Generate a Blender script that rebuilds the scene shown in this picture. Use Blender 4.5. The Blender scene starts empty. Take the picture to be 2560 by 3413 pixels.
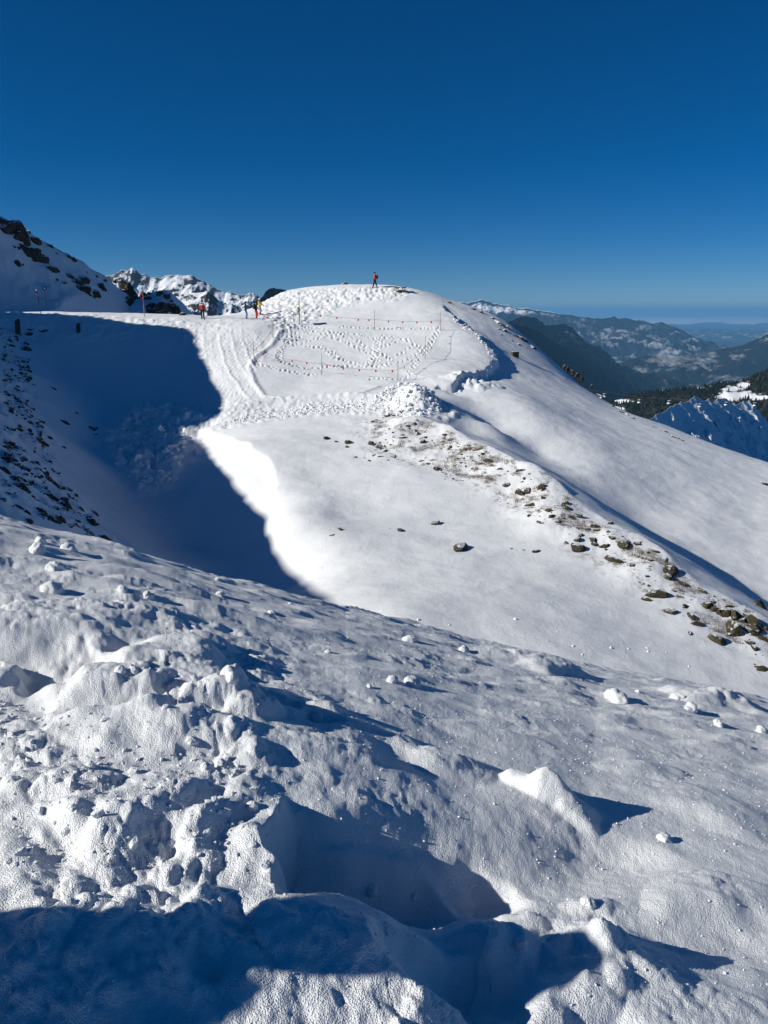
import bpy, bmesh, math, random
import numpy as np
from mathutils import Vector, Matrix

random.seed(7)
rng = np.random.RandomState(11)
SC = bpy.context.scene
COL = SC.collection

# ------------------------------------------------------------------ camera
F_SRC, CX, CY = 2563.0, 1280.0, 1706.5          # focal length and centre in photograph pixels
PITCH = math.atan((CY - 1035.0) / F_SRC)         # camera looks down by this angle
cam_d = bpy.data.cameras.new('camera')
cam = bpy.data.objects.new('camera', cam_d)
COL.objects.link(cam)
cam.location = (0, 0, 0)
cam.rotation_euler = (math.pi / 2 - PITCH, 0, 0)
cam_d.sensor_fit = 'VERTICAL'
cam_d.sensor_height = 24.0
cam_d.lens = 24.0 * F_SRC / 3413.0
cam_d.clip_start = 0.05
cam_d.clip_end = 400000.0
SC.camera = cam

# ------------------------------------------------------------------ sky, sun, exposure
HAZE = 3.2e-5
SUN_EL = math.radians(29.5)
SUN_AZ = math.radians(-105.0)                     # measured from +Y towards +X
S = np.array([math.cos(SUN_EL) * math.sin(SUN_AZ), math.cos(SUN_EL) * math.cos(SUN_AZ), math.sin(SUN_EL)])
world = bpy.data.worlds.new('World')
SC.world = world
world.use_nodes = True
wn = world.node_tree
sky = wn.nodes.new('ShaderNodeTexSky')
sky.sky_type = 'NISHITA'
sky.sun_disc = False
sky.sun_elevation = SUN_EL
sky.sun_rotation = SUN_AZ
sky.altitude = 4000.0
sky.air_density = 1.0
sky.dust_density = 0.0
sky.ozone_density = 8.0
bg = wn.nodes['Background']
bg.inputs['Strength'].default_value = 0.054
hsv = wn.nodes.new('ShaderNodeHueSaturation')     # the phone's slightly stronger colour
hsv.inputs['Saturation'].default_value = 1.22
wn.links.new(sky.outputs['Color'], hsv.inputs['Color'])
wn.links.new(hsv.outputs['Color'], bg.inputs['Color'])
sun_d = bpy.data.lights.new('sun', 'SUN')
sun_d.energy = 4.6
sun_d.angle = math.radians(0.42)
sun_d.color = (1.0, 0.965, 0.89)
sun = bpy.data.objects.new('sun', sun_d)
COL.objects.link(sun)
sun.rotation_euler = Vector(S).to_track_quat('Z', 'Y').to_euler()
SC.view_settings.view_transform = 'Standard'
SC.view_settings.look = 'None'
SC.view_settings.exposure = 0.2
SC.view_settings.gamma = 1.0
SC.render.engine = 'CYCLES'
SC.cycles.max_bounces = 5
SC.cycles.diffuse_bounces = 3
SC.cycles.volume_bounces = 1
SC.cycles.use_denoising = True

# ------------------------------------------------------------------ helpers: pixels, noise
CP, SP = math.cos(PITCH), math.sin(PITCH)
def rays(u, v):
    u = np.asarray(u, float); v = np.asarray(v, float)
    a = (u - CX) / F_SRC; b = -(v - CY) / F_SRC
    return np.stack([a, CP + b * SP, -SP + b * CP], -1)
def at(u, v, d):
    """world point seen at photograph pixel (u, v) at forward distance d"""
    r = rays(u, v)
    return r * (d / r[..., 1:2]) if r.ndim > 1 else r * (d / r[1])

def _hash(ix, iy, seed):
    h = (ix.astype(np.int64) * 374761393 + iy.astype(np.int64) * 668265263 + seed * 974634529) & 0xFFFFFFFF
    h = ((h ^ (h >> 13)) * 1274126177) & 0xFFFFFFFF
    return ((h ^ (h >> 16)) & 0xFFFFFF) / float(0x1000000)
def noise(x, y, seed=0):
    """gradient noise, about -1..1"""
    xi = np.floor(x); yi = np.floor(y); xf = x - xi; yf = y - yi
    u = xf * xf * xf * (xf * (xf * 6 - 15) + 10); v = yf * yf * yf * (yf * (yf * 6 - 15) + 10)
    def g(dx, dy):
        a = _hash(xi + dx, yi + dy, seed) * 6.2831853
        return np.cos(a) * (xf - dx) + np.sin(a) * (yf - dy)
    a = g(0, 0); b = g(1, 0); c = g(0, 1); d = g(1, 1)
    return 1.5 * (a + (b - a) * u + (c - a) * v + (a - b - c + d) * u * v)
def fbm(x, y, oct=4, seed=0, gain=0.5, lac=2.03):
    s = 0; a = 1.0
    for o in range(oct):
        s = s + a * noise(x, y, seed + o * 17); a *= gain; x = x * lac + 13.7; y = y * lac - 7.3
    return s
def ridged(x, y, oct=5, seed=0, gain=0.5, lac=2.05):
    s = 0; a = 1.0; w = 1.0
    for o in range(oct):
        n = 1 - np.abs(noise(x, y, seed + o * 31)); n = n * n * w; s = s + a * n
        w = np.clip(n * 1.6, 0, 1); a *= gain; x = x * lac + 5.1; y = y * lac + 9.2
    return s
def worley(x, y, seed=0):
    """distance to nearest and second nearest cell point, and a random value of the nearest cell"""
    xi = np.floor(x); yi = np.floor(y)
    d1 = np.full(x.shape, 9.0); d2 = np.full(x.shape, 9.0); cid = np.zeros(x.shape)
    for dx in (-1, 0, 1):
        for dy in (-1, 0, 1):
            cx = xi + dx; cy = yi + dy
            px = cx + _hash(cx, cy, seed); py = cy + _hash(cx, cy, seed + 5)
            d = np.hypot(px - x, py - y); r = _hash(cx, cy, seed + 9)
            nearer = d < d1
            d2 = np.where(nearer, d1, np.minimum(d2, d)); cid = np.where(nearer, r, cid); d1 = np.where(nearer, d, d1)
    return d1, d2, cid
def sstep(a, b, x):
    t = np.clip((x - a) / (b - a), 0, 1); return t * t * (3 - 2 * t)
def smax(a, b, k):
    h = np.clip(0.5 + 0.5 * (a - b) / k, 0, 1); return b + (a - b) * h + k * h * (1 - h)
def seg_dist(x, y, poly, closed=False):
    """distance to a polyline, signed side (positive on the left of its direction), and arc length of the foot"""
    P = np.asarray(poly, float)
    if closed: P = np.vstack([P, P[:1]])
    best = np.full(x.shape, 1e9); side = np.zeros(x.shape); arc = np.zeros(x.shape); s0 = 0.0
    for (ax, ay), (bx, by) in zip(P[:-1], P[1:]):
        ex, ey = bx - ax, by - ay; L2 = ex * ex + ey * ey + 1e-12; L = math.sqrt(L2)
        t = np.clip(((x - ax) * ex + (y - ay) * ey) / L2, 0, 1)
        d = np.hypot(x - ax - t * ex, y - ay - t * ey)
        m = d < best
        sd = np.sign(ex * (y - ay) - ey * (x - ax))
        best = np.where(m, d, best); side = np.where(m, sd, side); arc = np.where(m, s0 + t * L, arc); s0 += L
    return best, side, arc, s0
def inside(x, y, poly):
    P = np.asarray(poly, float); c = np.zeros(x.shape, bool); n = len(P)
    for i in range(n):
        ax, ay = P[i]; bx, by = P[(i + 1) % n]
        if ay == by: continue
        c ^= ((ay > y) != (by > y)) & (x < (bx - ax) * (y - ay) / (by - ay) + ax)
    return c
def poly_mask(x, y, poly, soft):
    P = np.asarray(poly, float); lo = P.min(0) - soft; hi = P.max(0) + soft
    i = (x > lo[0]) & (x < hi[0]) & (y > lo[1]) & (y < hi[1]); out = np.zeros(x.shape)
    if i.any():
        xx, yy = x[i], y[i]; d, _, _, _ = seg_dist(xx, yy, poly, True)
        out[i] = sstep(-soft, soft, np.where(inside(xx, yy, poly), d, -d))
    return out

# ------------------------------------------------------------------ the lie of the land
H0 = 1.38
BROW = [(-700, 1600, 8.6), (-300, 1660, 7.8), (0, 1735, 7.4), (350, 1812, 7.2), (700, 1918, 7.1), (1150, 2030, 7.4), (1600, 2140, 7.9),
        (2000, 2230, 8.4), (2560, 2335, 9.2), (3000, 2420, 9.8)]
_bu = np.array(BROW, float)
_br = rays(_bu[:, 0], _bu[:, 1]); _bphi = np.arctan2(_br[:, 0], _br[:, 1]); _bt = -_br[:, 2] / np.hypot(_br[:, 0], _br[:, 1])
def fore(x, y):
    """the slope the photographer stands on: nearly flat at the feet, rounding over into the bowl"""
    r = np.hypot(x, y); phi = np.arctan2(x, y)
    t = np.interp(phi, _bphi, _bt); rb = np.interp(phi, _bphi, _bu[:, 2])
    back = sstep(1.0, 2.2, np.abs(phi))
    t = t * (1 - back) + 0.25 * back; rb = rb * (1 - back) + 14.0 * back
    b = H0 / rb ** 2; a = t - 2 * H0 / rb
    near = sstep(0.3, 1.6, r)
    return -H0 - (a * r) * near - b * r * r

CTRL = [  # photograph pixel and forward distance of points on the ground beyond the brow
 # road on the left, its bank
 (0,1046,80),(150,1050,80.5),(300,1054,81),(480,1058,82),(620,1062,82),(0,1041,86),(300,1049,88),(560,1056,90),(680,1058,90),(-200,1042,80),(-200,1038,86),
 (100,1130,75),(200,1200,72),(300,1270,69),(430,1325,66.5),(560,1320,66),(400,1120,77),(540,1120,77),(300,1110,77),(540,1220,71.5),(420,1220,72),
 # piste running down to the right
 (640,1075,81),(760,1072,81),(880,1080,80),(660,1130,76.5),(800,1140,75.5),(720,1230,69),(850,1230,68),(720,1300,64),(860,1310,62.5),(740,1370,58.5),(880,1365,59),
 (820,1058,86),(900,1060,86),
 # fenced slope
 (950,1110,79),(1000,1083,82),(1120,1088,81.5),(1250,1100,81),(1400,1100,81),(1480,1100,81),(900,1170,74),(1050,1160,75.5),(1200,1165,75.5),(1380,1165,75.5),(1500,1170,76),
 (980,1230,69),(1150,1235,69),(1350,1235,69),(1500,1230,70),(1000,1290,64.5),(1200,1290,64),(1380,1280,65.5),(1550,1250,69),(1620,1200,75),(1560,1120,80),
 # shelf with the plough track
 (1000,1345,60),(1150,1340,60),(1300,1340,59),(1440,1340,59),
 # knob
 (930,1030,90),(1050,1020,90),(1200,1020,89),(1350,1030,88),(1480,1050,87),(1000,983,94),(1100,960,95),(1200,953,95),(1290,953,95),(1380,966,94),(1450,985,94),
 (890,1005,97),(950,973,98),(1520,1008,95),(1600,1030,97),(1690,1075,96),(1760,1130,93),(1850,1210,90),(1920,1275,88),(2000,1325,83),(2090,1375,81),(2180,1405,80),(1680,1150,85),(1770,1210,82),(2300,1450,75),(2430,1500,72),(2560,1545,69),(2800,1610,67),
 # far slope
 (1600,1310,64.5),(1700,1250,74),(1720,1340,63.5),(1850,1330,71),(1900,1390,65),(2050,1420,68),(1520,1380,58),(1640,1410,58.5),(1800,1440,60),(2000,1490,60),(2250,1530,62.5),(2480,1590,63),
 (1640,1440,59),(1800,1510,58),(2000,1590,55.5),(2250,1660,56.5),(2560,1740,56),(2100,1700,53),(2350,1780,51.5),(2560,1870,49.5),(2800,1900,48.5),
 # gully behind the rib
 (1560,1437,56.5),(1720,1512,53.5),(1860,1592,51),(1960,1676,48.5),(2070,1742,47),(2180,1812,45.5),(2350,1928,43.5),(2560,2030,42),(2800,2110,42),
 # rib
 (1270,1385,56.5),(1340,1385,56),(1420,1402,54),(1505,1438,51.5),(1590,1480,49),(1680,1523,46.5),(1792,1573,43.6),(1858,1618,42),(1931,1696,40),(2015,1746,38.5),(2141,1803,36.5),(2225,1872,34.8),(2323,1962,33),(2491,2045,31.6),(2800,2200,30),
 (1420,1480,49.5),(1560,1580,44.5),(1700,1640,41.5),(1850,1720,38.6),
 # sunny mound
 (760,1420,56),(700,1455,54.5),(1000,1415,54.5),(1150,1420,54),(850,1480,50),(1000,1500,48.5),(1150,1480,50),(1250,1530,46.8),(780,1510,49),(900,1560,45.5),(930,1640,41.2),(940,1720,37.6),(960,1790,35),
 (1060,1600,43.5),(1300,1620,42),(1500,1610,42.5),(1150,1720,38),(1400,1730,38),(1650,1720,39),(1100,1850,33),(1300,1850,33),(1500,1850,33.5),(1800,1830,35),(2000,1900,33.5),
 (1120,1960,29.5),(1350,1960,29.3),(1600,1960,29.8),(1850,2000,29.8),(2100,2020,30.5),(1350,2060,26),(1700,2090,26.5),(2000,2130,27),(2300,2150,28),(2200,2230,25.8),(2500,2270,26),
 # bowl floor
 (350,1390,62),(480,1370,62.5),(600,1420,58.5),(640,1400,60),(600,1480,55),(400,1470,57),(500,1550,53),(640,1560,50.5),(300,1500,54),(420,1650,47.5),(600,1650,48),(740,1640,45),(760,1740,41),(550,1760,42.5),(700,1830,39.8),(830,1830,37),(850,1900,34.5),(950,1960,32),
 # scree slope on the left
 (20,1110,72),(20,1200,64),(20,1300,55),(20,1400,46),(20,1500,39),(20,1600,32.5),(20,1690,27),(120,1250,62),(120,1400,50),(120,1550,39),(120,1680,30.5),(200,1350,58),(220,1500,48),(250,1650,39),(300,1760,33.5),(380,1830,32.5),(500,1840,35),
]
_c = np.array(CTRL, float)
CP3 = at(_c[:, 0], _c[:, 1], _c[:, 2:3][:, 0][:, None] if False else _c[:, 2:3]) if False else rays(_c[:, 0], _c[:, 1]) * (_c[:, 2:3] / rays(_c[:, 0], _c[:, 1])[:, 1:2])
extra = []
for (u, v, d) in [(680,1058,90),(820,1050,92),(890,1005,97),(1000,972,97),(1150,955,97),(1290,952,97),(1450,985,97),(1600,1030,99),(1760,1130,95),(1920,1275,90),(2090,1375,83),(2300,1450,77),(2560,1545,71),(2800,1610,69)]:
    p = at(u, v, d)                               # the ground falls away behind every crest
    for k, dz in ((12, 4.5), (30, 15.0)):
        extra.append((p[0] * (d + k) / d, d + k, p[2] - dz))
extra += [(0,17,-12.2),(9,17,-13),(-5,21,-12.3),(18,19,-14.5),(3,24,-11.8),(0,10,-13),(10,8,-14),(-8,12,-11.5),(20,10,-16),(-30,12,-3),(-30,25,-2.5),(-42,60,2.5),(-45,40,4),(-42,20,5),(-48,75,1.5),(-60,60,9),(-60,30,11),(-60,10,10),
          (40,30,-18),(50,45,-19),(50,75,-19),(60,90,-24),(45,100,-24),(-60,82,0.5),(-60,88,1.5),(-35,115,-4),(-60,120,0)]
CP3 = np.vstack([CP3, np.array(extra, float)])
def _tps_fit(P, z, lam):
    n = len(P); d2 = ((P[:, None] - P[None]) ** 2).sum(-1)
    K = 0.5 * d2 * np.log(d2 + 1e-9) + lam * np.eye(n)
    Q = np.hstack([np.ones((n, 1)), P]); A = np.zeros((n + 3, n + 3)); A[:n, :n] = K; A[:n, n:] = Q; A[n:, :n] = Q.T
    return np.linalg.solve(A, np.concatenate([z, np.zeros(3)]))
_W = _tps_fit(CP3[:, :2] / 10, CP3[:, 2], 0.004)
# the fit is sampled once on a fine raster and read back with smooth interpolation
GX0, GY0, GD = -100.0, -10.0, 0.5
GNX, GNY = 401, 311
def _raster():
    gx = GX0 + GD * np.arange(GNX); gy = GY0 + GD * np.arange(GNY)
    X, Y = np.meshgrid(gx, gy); P = np.stack([X.ravel(), Y.ravel()], 1) / 10; out = np.empty(len(P)); C = CP3[:, :2] / 10
    for i in range(0, len(P), 20000):
        q = P[i:i + 20000]; d2 = (q[:, :1] - C[:, 0]) ** 2 + (q[:, 1:] - C[:, 1]) ** 2
        out[i:i + 20000] = (0.5 * d2 * np.log(d2 + 1e-9)) @ _W[:len(C)] + _W[len(C)] + q @ _W[len(C) + 1:]
    return out.reshape(GNY, GNX)
GRID = _raster()
def mid(x, y):
    fx = np.clip((x - GX0) / GD, 1, GNX - 3); fy = np.clip((y - GY0) / GD, 1, GNY - 3)
    ix = np.floor(fx).astype(int); iy = np.floor(fy).astype(int); tx = fx - ix; ty = fy - iy
    def w(t): return (-.5*t+t*t-.5*t**3, 1-2.5*t*t+1.5*t**3, .5*t+2*t*t-1.5*t**3, -.5*t*t+.5*t**3)
    wx, wy = w(tx), w(ty); s = 0
    for j in range(4):
        r = 0
        for i in range(4): r = r + wx[i] * GRID[iy + j - 1, ix + i - 1]
        s = s + wy[j] * r
    return s

# hill on the left behind the road
HILL_Y = 104.0
_hs = np.array([(-900,-100),(-600,120),(-300,400),(-120,600),(0,728),(60,752),(120,790),(200,835),(260,868),(330,910),(380,950),(420,985),(450,1020),(490,1060),(540,1110),(700,1400),(1000,3000)], float)  # skyline points beyond the left edge raised to shade the visible face
_hp = rays(_hs[:, 0], _hs[:, 1]); _hp = _hp * ((np.interp(_hs[:, 0], [-900, 0, 450, 700], [92, 100, 110, 112])[:, None]) / _hp[:, 1:2])
def hill(x, y):
    zr = np.interp(x, _hp[:, 0], _hp[:, 2])
    yr = np.interp(x, _hp[:, 0], _hp[:, 1])
    f = np.where(y < yr, (yr - y) * np.clip((zr + .9) / np.maximum(yr - 88.5, 3), .25, 1.3), (y - yr) * 0.55)
    return zr - np.sqrt(f * f + 0.5) + 0.7
def knoll(x, y):
    p = at(555, 985, 112); q = at(620, 1062, 112)
    dx = (x - p[0]); w = np.where(dx > 0, 3.6, 9.0)
    rr = np.sqrt((dx / w) ** 2 + ((y - 112) / 9.0) ** 2)
    return p[2] + 0.5 - 4.2 * rr ** 1.6

# unseen high ground on the left, its crest shaped to throw the bowl's big shadow
CREST_X = -60.0
_shadow = [(640,1092),(680,1170),(720,1260),(760,1368),(700,1410),(645,1452),(720,1530),(800,1610),(880,1700),(925,1790),(955,1860),(1030,1930),(1110,1982)]

def base(x, y, crest=True):
    z = mid(x, y)
    z = smax(z, hill(x, y), 0.8)
    z = smax(z, knoll(x, y), 0.3)
    if crest:
        cz = np.interp(y, CREST_Y, CREST_Z)
        z = smax(z, cz - np.where(x > CREST_X, 1.35, .8) * np.sqrt((x - CREST_X) ** 2 + 0.05) , 0.15)
    z = smax(z, fore(x, y), 0.6)
    r = np.hypot(x, y)
    return z - sstep(128, 330, r) * 260.0 - sstep(118, 160, r) * 8

def cast(u, v, hfun, t0=0.8, t1=140.0, n=1400):
    """world points where the lines of sight through pixels meet a height function"""
    r = rays(np.atleast_1d(u).astype(float), np.atleast_1d(v).astype(float))
    t = np.exp(np.linspace(math.log(t0), math.log(t1), n))
    P = r[:, None, :] * t[None, :, None]
    below = P[..., 2] < hfun(P[..., 0].ravel(), P[..., 1].ravel()).reshape(P.shape[:2])
    i = np.where(below.any(1), below.argmax(1), n - 1); i = np.maximum(i, 1)
    lo = t[i - 1].copy(); hi = t[i].copy()
    for _ in range(14):
        m = 0.5 * (lo + hi); q = r * m[:, None]; b = q[:, 2] < hfun(q[:, 0], q[:, 1]); hi = np.where(b, m, hi); lo = np.where(b, lo, m)
    return r * hi[:, None]

CREST_Y = np.array([-100.0, 400.0]); CREST_Z = np.array([-50.0, -50.0])
_P = cast([p[0] for p in _shadow], [p[1] for p in _shadow], lambda x, y: base(x, y, False), t0=12.0)
_t = (CREST_X - _P[:, 0]) / S[0]
_cy = _P[:, 1] + S[1] * _t; _cz = _P[:, 2] + S[2] * _t
_o = np.argsort(_cy); _cy, _cz = _cy[_o], _cz[_o]
_keep = np.concatenate([[True], np.diff(_cy) > 0.15]); _cy, _cz = _cy[_keep], _cz[_keep]
CREST_Y = np.concatenate([[-80, _cy[0] - 25, _cy[0] - 8, _cy[0] - 2], _cy, [_cy[-1] + 2.8, _cy[-1] + 5.5, _cy[-1] + 7.6, _cy[-1] + 14, 200]])
CREST_Z = np.concatenate([[3, 8, 13, _cz[0] + 0.5], _cz, [_cz[-1] - 3.6, _cz[-1] - 6.6, _cz[-1] - 10.5, -2.0, -20]])

_yy = np.arange(-80, 200, .3); _zz = np.interp(_yy, CREST_Y, CREST_Z) + .26 * fbm(_yy / 4.3, 0 * _yy + 3.3, 4, 33, .6); CREST_Y, CREST_Z = _yy, _zz   # crest roughened to break up the edge of its shadow

# ------------------------------------------------------------------ fine shaping of the snow
def fpick(pts, hf=None):
    a = np.array(pts, float); return cast(a[:, 0], a[:, 1], hf or fore)[:, :2]
def mpick(pts):
    a = np.array(pts, float); return cast(a[:, 0], a[:, 1], base, t0=13.0)[:, :2]
R3 = lambda L: [(780 + x / 4.1475, 900 + y / 4.1475) for x, y in L]
R4 = lambda L: [(1100 + x / 3.016, 880 + y / 3.016) for x, y in L]
TRAILS = [
 R3([(220,1245),(400,1320),(580,1375),(800,1410),(1000,1440),(1150,1450)]),
 R3([(760,1000),(690,1060),(630,1130),(600,1220),(660,1280),(740,1300),(840,1325),(960,1360),(1100,1365),(1250,1345),(1350,1330),(1530,1330)]) + R4([(0,1030),(150,1030),(280,1030),(400,1035)]),
 R3([(740,1020),(660,1080),(610,1150),(620,1240),(680,1290)]),
 R3([(880,780),(1060,790),(1200,800),(1310,850),(1440,900),(1560,920)]) + R4([(0,690),(120,700),(220,690),(330,720),(470,765),(560,790)]),
 R3([(1050,830),(1200,880),(1330,905),(1430,950),(1530,990)]) + R4([(20,735),(130,770),(220,820),(330,870),(440,910)]),
 R3([(1010,1050),(1130,1070),(1240,1080),(1330,1110),(1400,1170),(1480,1240)]) + R4([(0,880),(50,930),(120,970),(250,1000),(380,995)]),
 R3([(1240,1070),(1320,1130),(1380,1200),(1460,1250)]),
 R4([(180,735),(260,755),(310,800),(380,840),(440,870)]),
 R4([(440,880),(480,800),(500,730),(600,730),(700,745),(800,780),(900,830),(925,870),(870,910),(800,950),(720,990),(630,1020),(540,1040),(450,1040),(390,1010)]),
 R4([(390,1010),(430,930),(480,880),(540,830),(620,790),(700,780)]), R4([(410,1030),(450,950),(490,890)]), R4([(460,1030),(480,940),(480,820),(470,770)]),
 R4([(500,900),(560,930),(620,970),(640,930),(720,900),(800,850),(840,820)]), R4([(520,1030),(590,1000),(630,960)]),
 R4([(560,740),(660,750),(760,760),(840,800),(920,850)]),
 R4([(1110,650),(1060,720),(1000,810),(930,910),(850,1020),(780,1130),(690,1170)]), R4([(1090,680),(1020,780),(960,870)]),
 R4([(100,630),(300,645),(500,650),(800,650),(1090,650)]), R4([(400,1150),(520,1155),(670,1170)]),
 R3([(650,960),(760,1020),(860,1030),(980,1010)]), R3([(870,860),(800,900),(760,940),(740,1000)]), R3([(700,900),(780,960),(840,1000)]), R3([(1000,870),(900,930),(830,980)]),
 R3([(540,940),(640,900),(760,830),(870,770)]), R3([(860,770),(940,820),(1020,870),(1080,870)]), R3([(980,1000),(1060,970),(1200,940),(1290,920)]),
 R3([(480,700),(560,720),(680,740),(800,760)]), R3([(830,580),(840,660),(800,740)]),
]
PITS = []
for tr in TRAILS:
    w = mpick(tr); L = np.concatenate([[0], np.cumsum(np.hypot(*np.diff(w, axis=0).T))]); n = int(L[-1] / 0.42)
    for k in range(n + 1):
        s = min(k * 0.42 + random.uniform(-.12, .12), L[-1]); x = np.interp(s, L, w[:, 0]); y = np.interp(s, L, w[:, 1])
        x2 = np.interp(min(s + .2, L[-1]), L, w[:, 0]); y2 = np.interp(min(s + .2, L[-1]), L, w[:, 1]); a = math.atan2(y2 - y, x2 - x)
        o = (0.12 if k % 2 else -0.12) + random.uniform(-.06, .06)
        PITS.append((x - math.sin(a) * o, y + math.cos(a) * o, random.uniform(.11, .16), random.uniform(.07, .13)))
PITS = np.array(PITS)

PISTE = mpick([(560,1064),(900,1062),(930,1130),(850,1240),(870,1320),(960,1330),(1180,1325),(1340,1300),(1460,1330),(1400,1375),(1100,1378),(900,1395),(760,1420),(640,1440),(600,1400),(560,1330),(570,1220),(590,1130)])
PISTE_AXIS = mpick([(720,1062),(720,1130),(740,1220),(790,1300),(850,1365)])
SHELF_AXIS = mpick([(640,1430),(800,1385),(1000,1355),(1200,1345),(1420,1345)])
PISTE_EDGE = mpick([(915,1070),(940,1100),(905,1150),(850,1190),(830,1225),(850,1280),(880,1320),(960,1330),(1050,1325),(1200,1315),(1260,1290)])
KNOB_ROUGH = mpick([(860,1010),(950,975),(1100,962),(1320,962),(1390,975),(1330,1000),(1200,1005),(1120,1030),(1060,1065),(1000,1085),(930,1110),(900,1075),(850,1050)])
LIP = mpick([(1478,1010),(1490,1040),(1520,1065),(1535,1085),(1575,1105),(1600,1135),(1640,1170),(1652,1205),(1625,1245),(1560,1262),(1500,1290),(1440,1300)])
PILE = at(1395, 1335, 59.0)
DEBRIS = mpick([(380,1420),(480,1325),(600,1330),(680,1400),(640,1460),(610,1560),(560,1640),(470,1640),(400,1550),(340,1480)])
CORN = mpick([(650,1440),(720,1462),(800,1500),(870,1545),(900,1600),(895,1660),(885,1730)])
RIB = np.array([at(u, v, d)[:2] for u, v, d in [(1340,1385,56),(1420,1402,54),(1505,1438,51.5),(1590,1480,49),(1680,1523,46.5),(1792,1573,43.6),(1858,1618,42),(1931,1696,40),(2015,1746,38.5),(2141,1803,36.5),(2225,1872,34.8),(2323,1962,33),(2491,2045,31.6),(2800,2200,30)]])
HEATH = mpick([(1230,1395),(1330,1382),(1420,1398),(1505,1434),(1680,1519),(1792,1570),(1858,1614),(1931,1692),(2015,1742),(2141,1799),(2323,1958),(2560,2068),(2560,2200),(2380,2110),(2200,2010),(2000,1880),(1850,1800),(1700,1700),(1550,1600),(1400,1560),(1230,1520),(1180,1440)])
SCREE = mpick([(0,1085),(110,1130),(130,1300),(170,1480),(260,1640),(380,1790),(300,1800),(120,1730),(0,1700),(-120,1600),(-120,1200)])

def step_edge(x, y, poly, low, fl, high, fh, w, ends=0.25):
    """a broken edge: ground drops on the right of the line by low (healing over fl), stands high on the left (over fh)"""
    P = np.asarray(poly); k = 4 * max(fl, fh); i = (x > P[:, 0].min() - k) & (x < P[:, 0].max() + k) & (y > P[:, 1].min() - k) & (y < P[:, 1].max() + k)
    if not i.all():
        out = np.zeros(x.shape)
        if i.any(): out[i] = step_edge(x[i], y[i], poly, low, fl, high, fh, w, ends)
        return out
    d, s, arc, L = seg_dist(x, y, poly); sd = d * s
    e = np.clip(np.minimum(arc, L - arc) / (ends + .45 * d), 0, 1); e = e * e * (3 - 2 * e)
    # at line ends fade with distance too
    up = sstep(-w, w, sd)
    return e * (up * high * np.exp(-np.maximum(sd, 0) / fh) - (1 - up) * low * np.exp(-np.maximum(-sd, 0) / fl))
def groove(x, y, poly, depth, w, rim):
    P = np.asarray(poly); k = 5 * w; i = (x > P[:, 0].min() - k) & (x < P[:, 0].max() + k) & (y > P[:, 1].min() - k) & (y < P[:, 1].max() + k)
    if not i.all():
        out = np.zeros(x.shape)
        if i.any(): out[i] = groove(x[i], y[i], poly, depth, w, rim)
        return out
    d, s, arc, L = seg_dist(x, y, poly); e = sstep(0, 0.3, np.minimum(arc, L - arc) + 0.02)
    return e * (-depth * np.exp(-(d / w) ** 2) + rim * np.exp(-((d - 1.9 * w) / (0.8 * w)) ** 2))
def dome(x, y, c, rx, ry, h, rot=0.0, p=1.0, rough=0.25, seed=0):
    k = 1.6 * max(rx, ry); i = (np.abs(x - c[0]) < k) & (np.abs(y - c[1]) < k)
    if not i.all():
        out = np.zeros(x.shape)
        if i.any(): out[i] = dome(x[i], y[i], c, rx, ry, h, rot, p, rough, seed)
        return out
    dx = x - c[0]; dy = y - c[1]; ca, sa = math.cos(rot), math.sin(rot)
    X = (dx * ca + dy * sa) / rx; Y = (-dx * sa + dy * ca) / ry
    rr = np.sqrt(X * X + Y * Y)
    rr = rr * (1 + rough * noise(x / rx * 1.3 + seed * 3.1, y / rx * 1.3 - seed * 1.7, seed))
    return h * np.clip(1 - rr * rr, 0, 1) ** p

FG_STEPS = [  # (pixels, low, fade low, high, fade high, width) left of the line direction is the high side
 ([(770,2290),(755,2210),(715,2150),(640,2115),(520,2098),(420,2095),(300,2115),(200,2190),(90,2285)], .10, .40, .05, .5, .08),
 ([(90,2180),(60,2060),(0,2040),(-80,2045)], .09, .25, .04, .3, .02),
 ([(900,3040),(905,2920),(932,2800),(950,2700),(940,2630)], .40, 1.1, .04, .35, .02),
 ([(800,2450),(690,2350),(560,2300),(440,2330)], -.03, .3, .05, .22, .04),
 ([(1260,3413),(1270,3200),(1390,3080),(1560,3060),(1700,3110),(1760,3290)], .015, .30, .03, .3, .03),
 ([(650,3200),(720,3080),(800,3020),(900,3010),(1000,3080)], .04, .30, .03, .4, .04),
 ([(1680,3413),(1640,3330),(1500,3320),(1350,3360)], .03, .2, .02, .2, .03),
 ([(0,2480),(200,2440),(330,2460)], -.02, .2, .03, .25, .04),
]
FG_GROOVES = [
 ([(330,2950),(460,2820),(560,2710),(690,2640),(800,2570)], .03, .05, .012),
 ([(960,2880),(1250,2880),(1600,2880),(1900,2850),(2200,2810)], .07, .16, .015),
 ([(80,2590),(130,2660),(200,2750)], -.035, .018, -.008),
 ([(60,2560),(180,2720),(330,2900)], .03, .05, .012),
 ([(560,3020),(720,3250),(830,3413)], .03, .05, .015),
 ([(300,3000),(420,3200),(520,3413)], .03, .045, .015),
 ([(160,3080),(260,3250),(330,3413)], .025, .04, .012),
 ([(640,2900),(760,2760),(900,2650)], .022, .04, .010),
 ([(130,2400),(300,2330),(420,2310)], .02, .05, .01),
]
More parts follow.
